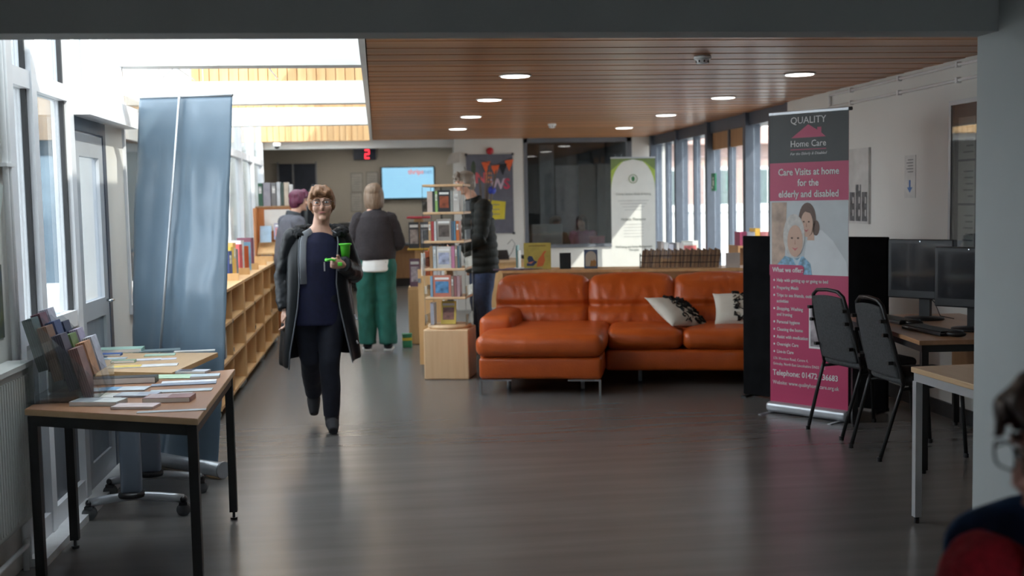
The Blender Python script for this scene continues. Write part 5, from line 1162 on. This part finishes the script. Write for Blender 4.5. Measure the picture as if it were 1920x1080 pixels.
def shoes(par, V, m, sole=None, r=.044):
    for sd in 'lr':
        a, to = V['an_'+sd], V['to_'+sd]; d = (to-a).normalized()
        mb = MB().tube([a+Vector((0,0,.05)), a+Vector((0,0,-.01))], [.046,.05], n=14)
        mb.tube([a-d*.055+Vector((0,0,-.035)), a+Vector((0,0,-.035)), a*.5+to*.5+Vector((0,0,-.008)), to+d*.01], [.036,r+.004,r,.030], n=14)
        o = cloth('shoe', mb, m, par, amp=.001, vox=.008)
        if sole: obj('sole', MB().rbox(-.043,.043,-.12,.12,-.008,.012,.008,n=2,div=0), sole, o, loc=(a*.45+to*.55)+Vector((0,0,-.045-(a.z*.45+to.z*.55)+.053)), rot=(0,0,math.atan2(d.y, d.x)+math.pi/2))
def sleeves(par, V, m, r=(.075,.068,.06,.052,.045), name='sleeve', cut=.0, amp=.008):
    for sd in 'lr':
        s, e, w_ = V['sh_'+sd], V['el_'+sd], V['wr_'+sd]; ch = V['chest']
        sp0 = s+Vector((0,0,-.012)); mb = MB().tube([sp0, s*.5+e*.5, e+(s-e).normalized()*.02, e+(w_-e).normalized()*.02, e*.5+w_*.5, w_-(w_-e).normalized()*cut], [r[0],r[1],r[2],r[2],r[3],r[4]], n=16)
        mb.ell(sp0, (r[0],r[0]*1.02,r[0]), n=16).ell(e, (r[2],)*3, n=14)
        mb.tube([ch.lerp(sp0, .3)+Vector((0,0,.03)), sp0.lerp(ch, .1)], [r[0]*.9, r[0]*.96], n=16)
        cloth(name, mb, m, par, amp=amp, f=(14,14,14))

navy = mat('navy_jersey', (.006,.008,.036), .85, var=.2, scale=30); navy2 = mat('navy_denim', (.006,.008,.018), .8, var=.2, scale=30)
coatm = mat('black_parka', (.006,.007,.009), .5, var=.25, scale=10, spec=.28); furm = mat('black_fur', (.008,.008,.009), .9, var=.4, scale=60); lining = mat('grey_lining', (.30,.32,.35), .7)
brown_hair = mat('brown_hair', (.20,.095,.045), .5, scale=20, stretch=(3,3,.6), col2=(.33,.17,.085)); boot = mat('dark_suede', (.018,.018,.022), .8, var=.3)

# ---- woman walking towards us
o = F(605, 808); wk_loc = (o.x, o.y, 0)
J = dict(pelvis=(0,.03,.90), chest=(.015,.02,1.20), neck=(.03,.015,1.375), head=(.042,-.005,1.52),
         sh_l=(-.155,.02,1.31), el_l=(-.225,.08,1.04), wr_l=(-.215,.0,.825), sh_r=(.155,.02,1.31), el_r=(.245,.06,1.05), wr_r=(.165,-.16,1.125),
         hip_l=(-.085,.03,.87), kn_l=(-.065,.06,.48), an_l=(-.055,.34,.20), to_l=(-.055,.27,.075), hip_r=(.085,.03,.87), kn_r=(.062,-.045,.48), an_r=(.065,-.01,.09), to_r=(.070,-.165,.032))
w1, V, HM1 = person('person', 'person walking forward in a long black parka over a navy top', wk_loc, R(3), J, skin, SHORT, brown_hair, head_rot=(0,R(-2),0), glasses=mat('dark_rim', (.03,.025,.025), .3), hseed=3,
    hand_dirs={'l': ((.0,-.15,-1), (.15,-1,0)), 'r': ((-.75,-.55,.15), (0,0,1))}, grip=(.75, 1.15))
mb = MB().tube([(0,.03,.72),(0,.03,.85),(0,.025,1.0),(.01,.02,1.15),(.02,.02,1.27),(.025,.02,1.34)], [(.185,.135),(.182,.14),(.165,.135),(.165,.138),(.145,.11),(.085,.075)], n=28)
cloth('top', mb, navy, w1, amp=.006, f=(8,8,4))
trousers(w1, V, navy2, r=(.106,.090,.070,.063,.057), low=.07); shoes(w1, V, boot)
# open parka: sheet wrapped from one front edge round the back to the other
rings = [(1.345,.105,.085,50,46,.025),(1.325,.17,.105,46,42,.022),(1.27,.198,.128,42,38,.018),(1.15,.205,.155,40,36,.01),(1.0,.205,.160,38,38,0),(.85,.22,.168,40,40,.0),(.68,.245,.180,44,44,.0),(.55,.258,.190,48,48,.0),(.47,.262,.195,50,52,.0)]
nn = 40; cv = []; cb = MB()
for z, rx, ry, aL, aR, dx in rings:
    for i in range(nn+1):
        t_ = i/nn; a = R(-90 + aR + (360-aL-aR)*t_)             # from the wearer's left edge round the back
        fold = .010*math.sin(i*1.1+z*5)*(1 if z < 1.1 else .3)
        cv.append(((rx+fold)*math.cos(a)+dx, .025+(ry+fold)*math.sin(a), z + (.03*math.sin(a*1.0+.6) if z < .5 else 0)))
cb.add(cv, [(j*(nn+1)+i, j*(nn+1)+i+1, (j+1)*(nn+1)+i+1, (j+1)*(nn+1)+i) for j in range(len(rings)-1) for i in range(nn)])
me = baked(cb, solid=.014, subsurf=2, name='parka')
push(me, lambda x, y, z: .004*NZ((x*12, y*12, z*7)))
pk = obj('parka', me, coatm, w1)
sleeves(w1, V, coatm, r=(.070,.070,.064,.060,.055), cut=.0)
def edge(i, k): return [Vector(cv[j*(nn+1)+i]) + Vector((0,-.009,0)) for j in range(k)]
obj('zip_edge', MB().tube(edge(0, 9), [(.005,.004)]*9, n=6), grey_panel, pk, True); obj('zip_edge', MB().tube(edge(nn, 9), [(.005,.004)]*9, n=6), grey_panel, pk, True)
obj('lining_flap', MB().tube([p + Vector((.028,-.002,0)) for p in edge(nn, 5)], [(.024,.005)]*5, n=10), lining, pk, True)
fb = MB(); rf = random.Random(4)
for k in range(22):
    t_ = k/21; a = R(-35 + 250*t_); fb.ell((.022+.155*math.cos(a), .035+.125*math.sin(a), 1.335+.02*math.sin(a)), (.042,.042,.036), n=12)
fur = baked(fb, voxel=.008, smooth_it=1, name='fur_hood')
push(fur, lambda x, y, z: .014*NZ((x*70, y*70, z*70)))
obj('fur_hood', fur, furm, pk)
for s, z in ((1, .62), (1, .78)): obj('toggle', MB().cyl((.235,-.03,z), (.25,-.06,z-.03), .006), silver, pk)
obj('earring', MB().ell((.120,.0,1.483), (.004,.004,.005)), chrome, w1)
# green cup and the thing in her hand
WM1 = Matrix.Translation(wk_loc) @ Matrix.Rotation(R(3), 4, 'Z')
gm = mat('lime_plastic', (.10,.62,.04), .35, var=.05)
cup = thing('drinks_cup', 'lime green cup tucked in the crook of the walking person\'s arm', 'cup', WM1 @ Vector((.185,-.095,1.165)))
obj('cup_body', MB().lathe([(.0,0),(.026,0),(.034,.085),(.036,.09),(.031,.09),(.029,.08),(.0,.075)], n=24), gm, cup, True); obj('rim', MB().lathe([(.034,.082),(.042,.084),(.042,.094),(.034,.096)], n=24), gm, cup, True); obj('sleeve_grip', MB().lathe([(.0,-.04),(.023,-.04),(.026,0),(.0,.0)], n=20), mat('cup_grey', (.10,.11,.12), .5), cup, True)
key = thing('key_fob', 'lime green coiled key band in the walking person\'s hand', 'key band', WM1 @ Vector((.085,-.255,1.15)))
obj('band', MB().tube([(.03*math.cos(R(a)), .02*math.sin(R(a)), .012+.004*math.sin(R(a*3))) for a in range(0, 341, 20)], .008, n=8), gm, key, True); obj('tag', MB().rbox(.045,.075,-.012,.0,-.03,-.005,.005,n=2,div=0), gm, key); obj('key', MB().box(-.045,-.035,-.003,.003,-.06,.0), chrome, key)

# ---- woman in green trousers, seen from behind
o = F(709, 657)
J = dict(pelvis=(0,.0,.97), chest=(0,.0,1.27), neck=(0,-.01,1.47), head=(.0,-.035,1.60), sh_l=(-.158,.0,1.37), el_l=(-.235,-.03,1.10), wr_l=(-.13,-.22,1.06), sh_r=(.158,.0,1.37), el_r=(.235,-.03,1.10), wr_r=(.13,-.22,1.06),
         hip_l=(-.09,0,.93), kn_l=(-.10,-.01,.50), an_l=(-.105,.02,.09), to_l=(-.115,-.13,.032), hip_r=(.09,0,.93), kn_r=(.10,-.02,.50), an_r=(.105,.01,.09), to_r=(.125,-.14,.032))
blond = mat('ash_blond_hair', (.15,.095,.06), .55, scale=20, stretch=(3,3,.5), col2=(.25,.175,.12))
g1w, V, _ = person('person', 'person in charcoal jumper and green trousers standing with their back turned', (o.x, o.y, 0), R(176), J, skin, BOB, blond, hseed=5, hand_dirs={'l': ((.6,-.8,0), (0,0,1)), 'r': ((-.6,-.8,0), (0,0,1))})
knit = mat('charcoal_knit', (.028,.023,.026), .95, var=.2, scale=60, bump=.3, bscale=150)
cloth('jumper', MB().tube([(0,.0,.94),(0,.0,1.0),(0,.0,1.12),(0,.0,1.26),(0,.0,1.38),(0,-.005,1.44)], [(.205,.15),(.215,.16),(.21,.155),(.215,.15),(.19,.125),(.10,.09)], n=28).tube([(0,-.01,1.41),(0,-.012,1.50)], [.075,.066], n=20), knit, g1w, amp=.010, f=(6,6,4))
sleeves(g1w, V, knit, r=(.076,.080,.078,.066,.05))
cloth('shirt_hem', MB().tube([(0,0,.82),(0,0,.90),(0,0,.98)], [(.205,.15),(.205,.15),(.195,.14)], n=28), paper, g1w, amp=.004)
trousers(g1w, V, mat('green_scrubs', (.010,.105,.080), .8, var=.15, scale=12), r=(.125,.115,.102,.098,.092), low=.04, amp=.012)
shoes(g1w, V, boot, sole=paper)

# ---- woman with plum hair
q = AY(560, 380, 12.6)
J = dict(pelvis=(0,.03,.93), chest=(0,.0,1.23), neck=(0,-.04,1.42), head=(0,-.095,1.56), sh_l=(-.165,.0,1.345), el_l=(-.20,-.05,1.06), wr_l=(-.15,-.24,1.00), sh_r=(.165,.0,1.345), el_r=(.20,-.05,1.06), wr_r=(.15,-.24,1.00),
         hip_l=(-.085,.03,.90), kn_l=(-.09,.0,.49), an_l=(-.09,.03,.09), to_l=(-.10,-.12,.032), hip_r=(.085,.03,.90), kn_r=(.09,.0,.49), an_r=(.09,.03,.09), to_r=(.10,-.12,.032))
p1w, V, _ = person('person', 'person in a grey fleece standing beside the tall display unit', (q.x-.085, 12.6, 0), R(118), J, skin, SHORT, mat('plum_hair', (.075,.010,.032), .5, scale=20, stretch=(3,3,.6), col2=(.13,.02,.055)), hseed=8, hand_dirs={'l': ((.2,-1,0), (1,0,0)), 'r': ((-.2,-1,0), (-1,0,0))})
fle = mat('grey_fleece', (.10,.10,.12), .95, var=.12, scale=20, bump=.3, bscale=120)
cloth('fleece', MB().tube([(0,.02,.82),(0,.02,.95),(0,.01,1.10),(0,.0,1.24),(0,-.01,1.34),(0,-.03,1.40)], [(.205,.165),(.205,.165),(.20,.16),(.20,.15),(.175,.12),(.09,.085)], n=28), fle, p1w, amp=.010, f=(6,6,4))
cloth('collar', MB().tube([(0,-.02,1.385),(0,-.035,1.445)], [(.088,.084),(.082,.08)], n=22), mat('dark_collar', (.05,.055,.065), .9), p1w, amp=.003)
sleeves(p1w, V, fle, r=(.078,.082,.074,.064,.05)); trousers(p1w, V, navy2); shoes(p1w, V, boot)

# ---- man in a quilted jacket behind the book stand
q = AY(893, 400, 11.5)
J = dict(pelvis=(0,.04,.97), chest=(0,.0,1.32), neck=(0,-.05,1.54), head=(0,-.135,1.70), sh_l=(-.185,.0,1.46), el_l=(-.235,.05,1.15), wr_l=(-.22,-.02,.90), sh_r=(.185,.0,1.46), el_r=(.22,-.05,1.16), wr_r=(.16,-.24,1.05),
         hip_l=(-.09,.04,.93), kn_l=(-.10,.01,.51), an_l=(-.10,.05,.09), to_l=(-.115,-.11,.032), hip_r=(.09,.04,.93), kn_r=(.10,.0,.51), an_r=(.10,.04,.09), to_r=(.115,-.12,.032))
m1, V, _ = person('person', 'person in a dark quilted jacket and jeans behind the revolving stand', (q.x+.02, 11.5, 0), R(-78), J, skin, SHORT, mat('grey_hair', (.17,.14,.11), .55, scale=20, col2=(.28,.24,.20)), hseed=11, head_rot=(R(10),0,0), hand_dirs={'l': ((0,-.1,-1), (0,-1,0)), 'r': ((-.2,-1,0), (-1,0,0))}, grip=(.6,.8))
qj = mat('quilted_nylon', (.010,.011,.009), .7, var=.2, scale=8, spec=.25)
jm = MB(); zs = [.84+.0785*k for k in range(9)]
for k, z in enumerate(zs):                                        # stacked quilt rolls
    f_ = [1.0,1.03,1.04,1.04,1.03,1.02,1.0,.92,.72][k]
    jm.tube([(0,.03-.006*k,z-.038),(0,.03-.006*k,z-.02),(0,.03-.006*k,z),(0,.03-.006*k,z+.022),(0,.03-.006*k,z+.04)], [(.201*f_,.155*f_),(.212*f_,.166*f_),(.215*f_,.169*f_),(.212*f_,.166*f_),(.201*f_,.155*f_)], n=28)
jm.tube([(0,.03,.82),(0,.0,1.30),(0,-.03,1.50)], [(.20,.155),(.20,.155),(.10,.095)], n=24)
cloth('quilted_jacket', jm, qj, m1, amp=.004, f=(9,9,9), sm=1)
cloth('collar', MB().tube([(0,-.03,1.475),(0,-.055,1.56)], [(.095,.092),(.088,.085)], n=22), qj, m1, amp=.003)
for sd in 'lr':
    s_, e_, w_ = V['sh_'+sd], V['el_'+sd], V['wr_'+sd]; sm_ = MB()
    sm_.tube([s_, e_+(s_-e_).normalized()*.02, e_+(w_-e_).normalized()*.02, w_], [.084,.070,.070,.052], n=16).ell(s_, (.085,.085,.085), n=16).tube([V['chest'].lerp(s_, .3), s_], [.08,.082], n=16)
    for k in range(8):
        c_ = s_.lerp(e_, k/4) if k < 4 else e_.lerp(w_, (k-4)/4); d_ = (e_-s_ if k < 4 else w_-e_).normalized(); r_ = .098-.005*k
        sm_.tube([c_-d_*.032, c_, c_+d_*.032], [r_*.90, r_*.97, r_*.90], n=16)
    cloth('sleeve', sm_, qj, m1, amp=.003, sm=1)
trousers(m1, V, mat('blue_denim', (.020,.035,.085), .8, var=.25, scale=30)); shoes(m1, V, boot)

# ---- seated woman close by on the right, in a blue chair
sx0, sy0, srz = 1.03, 1.50, R(-45)
hw_ = Vector((AY(1889, 888, 1.46).x + .116, 1.46, 0)); hl = Matrix.Rotation(-srz, 3, 'Z') @ (hw_ - Vector((sx0, sy0, 0)))
J = dict(pelvis=(0,.05,.56), chest=(0,.03,.82), neck=(hl.x*.5,hl.y*.5,1.03), head=(hl.x,hl.y,1.148), sh_l=(-.165,.01,.93), el_l=(-.215,-.06,.68), wr_l=(-.10,-.29,.64), sh_r=(.165,.01,.93), el_r=(.215,-.06,.68), wr_r=(.10,-.29,.64),
         hip_l=(-.09,.03,.53), kn_l=(-.10,-.40,.50), an_l=(-.10,-.42,.09), to_l=(-.10,-.56,.032), hip_r=(.09,.03,.53), kn_r=(.10,-.40,.50), an_r=(.10,-.42,.09), to_r=(.10,-.56,.032))
dkh = mat('dark_brown_hair', (.022,.011,.010), .4, scale=20, stretch=(3,3,.5), col2=(.06,.028,.022))
s1, V, _ = person('person', 'seated person in a fuzzy red jumper and dark glasses looking down', (sx0, sy0, 0), srz, J, mat('skin_rosy', (.55,.27,.22), .5, var=.08, scale=14), SHORT+[('t',[(-.05,-.03,.11),(-.062,-.085,.07),(-.055,-.098,.03)],[.022,.018,.008]), ('t',[(.05,-.03,.11),(.062,-.085,.07),(.055,-.098,.03)],[.022,.018,.008]), ('e',(0,.06,-.04),(.078,.05,.07))], dkh, head_rot=(R(3),0,R(-42)), glasses=mat('dark_rim', (.03,.025,.025), .3), hseed=14, hand_dirs={'l': ((.7,-.7,0), (0,0,1)), 'r': ((-.7,-.7,0), (0,0,1))})
redk = mat('red_fuzz', (.34,.010,.022), .95, var=.35, scale=70, bump=.6, bscale=120)
cloth('jumper', MB().tube([(0,.05,.50),(0,.05,.62),(0,.035,.80),(0,.02,.90),(0,.01,.975),(hl.x*.3,hl.y*.3,1.02)], [(.20,.15),(.20,.155),(.195,.15),(.185,.125),(.125,.10),(.08,.075)], n=28).tube([(hl.x*.3,hl.y*.3,.98),(hl.x*.5,hl.y*.5,1.045)], [.085,.066], n=20), redk, s1, amp=.008, f=(9,9,9))
sleeves(s1, V, redk, r=(.082,.086,.076,.066,.05)); trousers(s1, V, navy2); shoes(s1, V, boot)
bt_ = thing('tub_chair', 'blue upholstered chair with a rounded back under the seated person', 'chair', (sx0, sy0, 0), srz)
blu = mat('blue_upholstery', (.018,.055,.14), .9, var=.15, scale=40, bump=.2, bscale=200)
def curve_back(p): return Vector((p.x, p.y - 1.1*p.x*p.x, p.z - 1.0*max(0, abs(p.x)-.02)**2))
obj('backrest', MB().rbox(-.30, .27, .27, .345, .42, 1.03, .035, n=4, fn=curve_back), blu, bt_, True)
obj('seat', MB().rbox(-.26, .26, -.24, .27, .36, .43, .035, n=4, puff=.01), blu, bt_, True)
for x in (-.22, .22):
    for y in (-.20, .22): obj('leg', MB().tube([(x*1.1,y*1.1,0),(x,y,.37)], .014), black_metal, bt_, True)

# ---- two people working behind the office glass
for k, (px, yy, hs, hm_, cl, lab) in enumerate(((1040, 17.85, SHORT, MATS['grey_hair'], (.03,.03,.035), 'person in dark clothes seated behind the office glass'), (1092, 18.5, BOB, dkh, (.42,.16,.30), 'person in a mauve top seated behind the office glass'))):
    q = AY(px, 400, yy); Jk = {a_: (b_[0], b_[1], b_[2]) for a_, b_ in J.items()}; Jk['head'] = (0, -.02, 1.12); Jk['neck'] = (0, 0, 1.0); Jk['chest'] = (0,.03,.80)
    pz, V, _ = person('person', lab, (q.x, yy, .02), [R(20), R(-30)][k], Jk, skin, hs, hm_, hands=True, face=True, hseed=20+k, vox=.01, hand_dirs={'l': ((.5,-.8,0), (0,0,1)), 'r': ((-.5,-.8,0), (0,0,1))})
    cm_ = mat('office_top_%d' % k, cl, .9)
    cloth('top', MB().tube([(0,.05,.50),(0,.05,.62),(0,.035,.78),(0,.02,.88),(0,.01,.955),(0,.0,1.0)], [(.20,.15),(.20,.155),(.195,.15),(.185,.125),(.125,.10),(.075,.072)], n=24), cm_, pz, amp=.006)
    sleeves(pz, V, cm_); trousers(pz, V, navy2); shoes(pz, V, boot)
    st = thing('desk_chair', ['black chair under the person in dark clothes in the office', 'black chair under the person in a mauve top in the office'][k], 'chair', (q.x, yy, 0), [R(20), R(-30)][k])
    obj('seat', MB().rbox(-.23,.23,-.2,.25,.38,.445,.03,n=3), black_plastic, st, True); obj('backrest', MB().rbox(-.2,.2,.24,.29,.5,.85,.02,n=3), black_plastic, st, True); obj('stem', MB().cyl((0,0,.02), (0,0,.38), .03), chrome, st); obj('foot_plate', MB().lathe([(0,0),(.22,0),(.2,.02),(0,.03)]), black_plastic, st, True)

bpy.data.scenes.remove(BAKE)
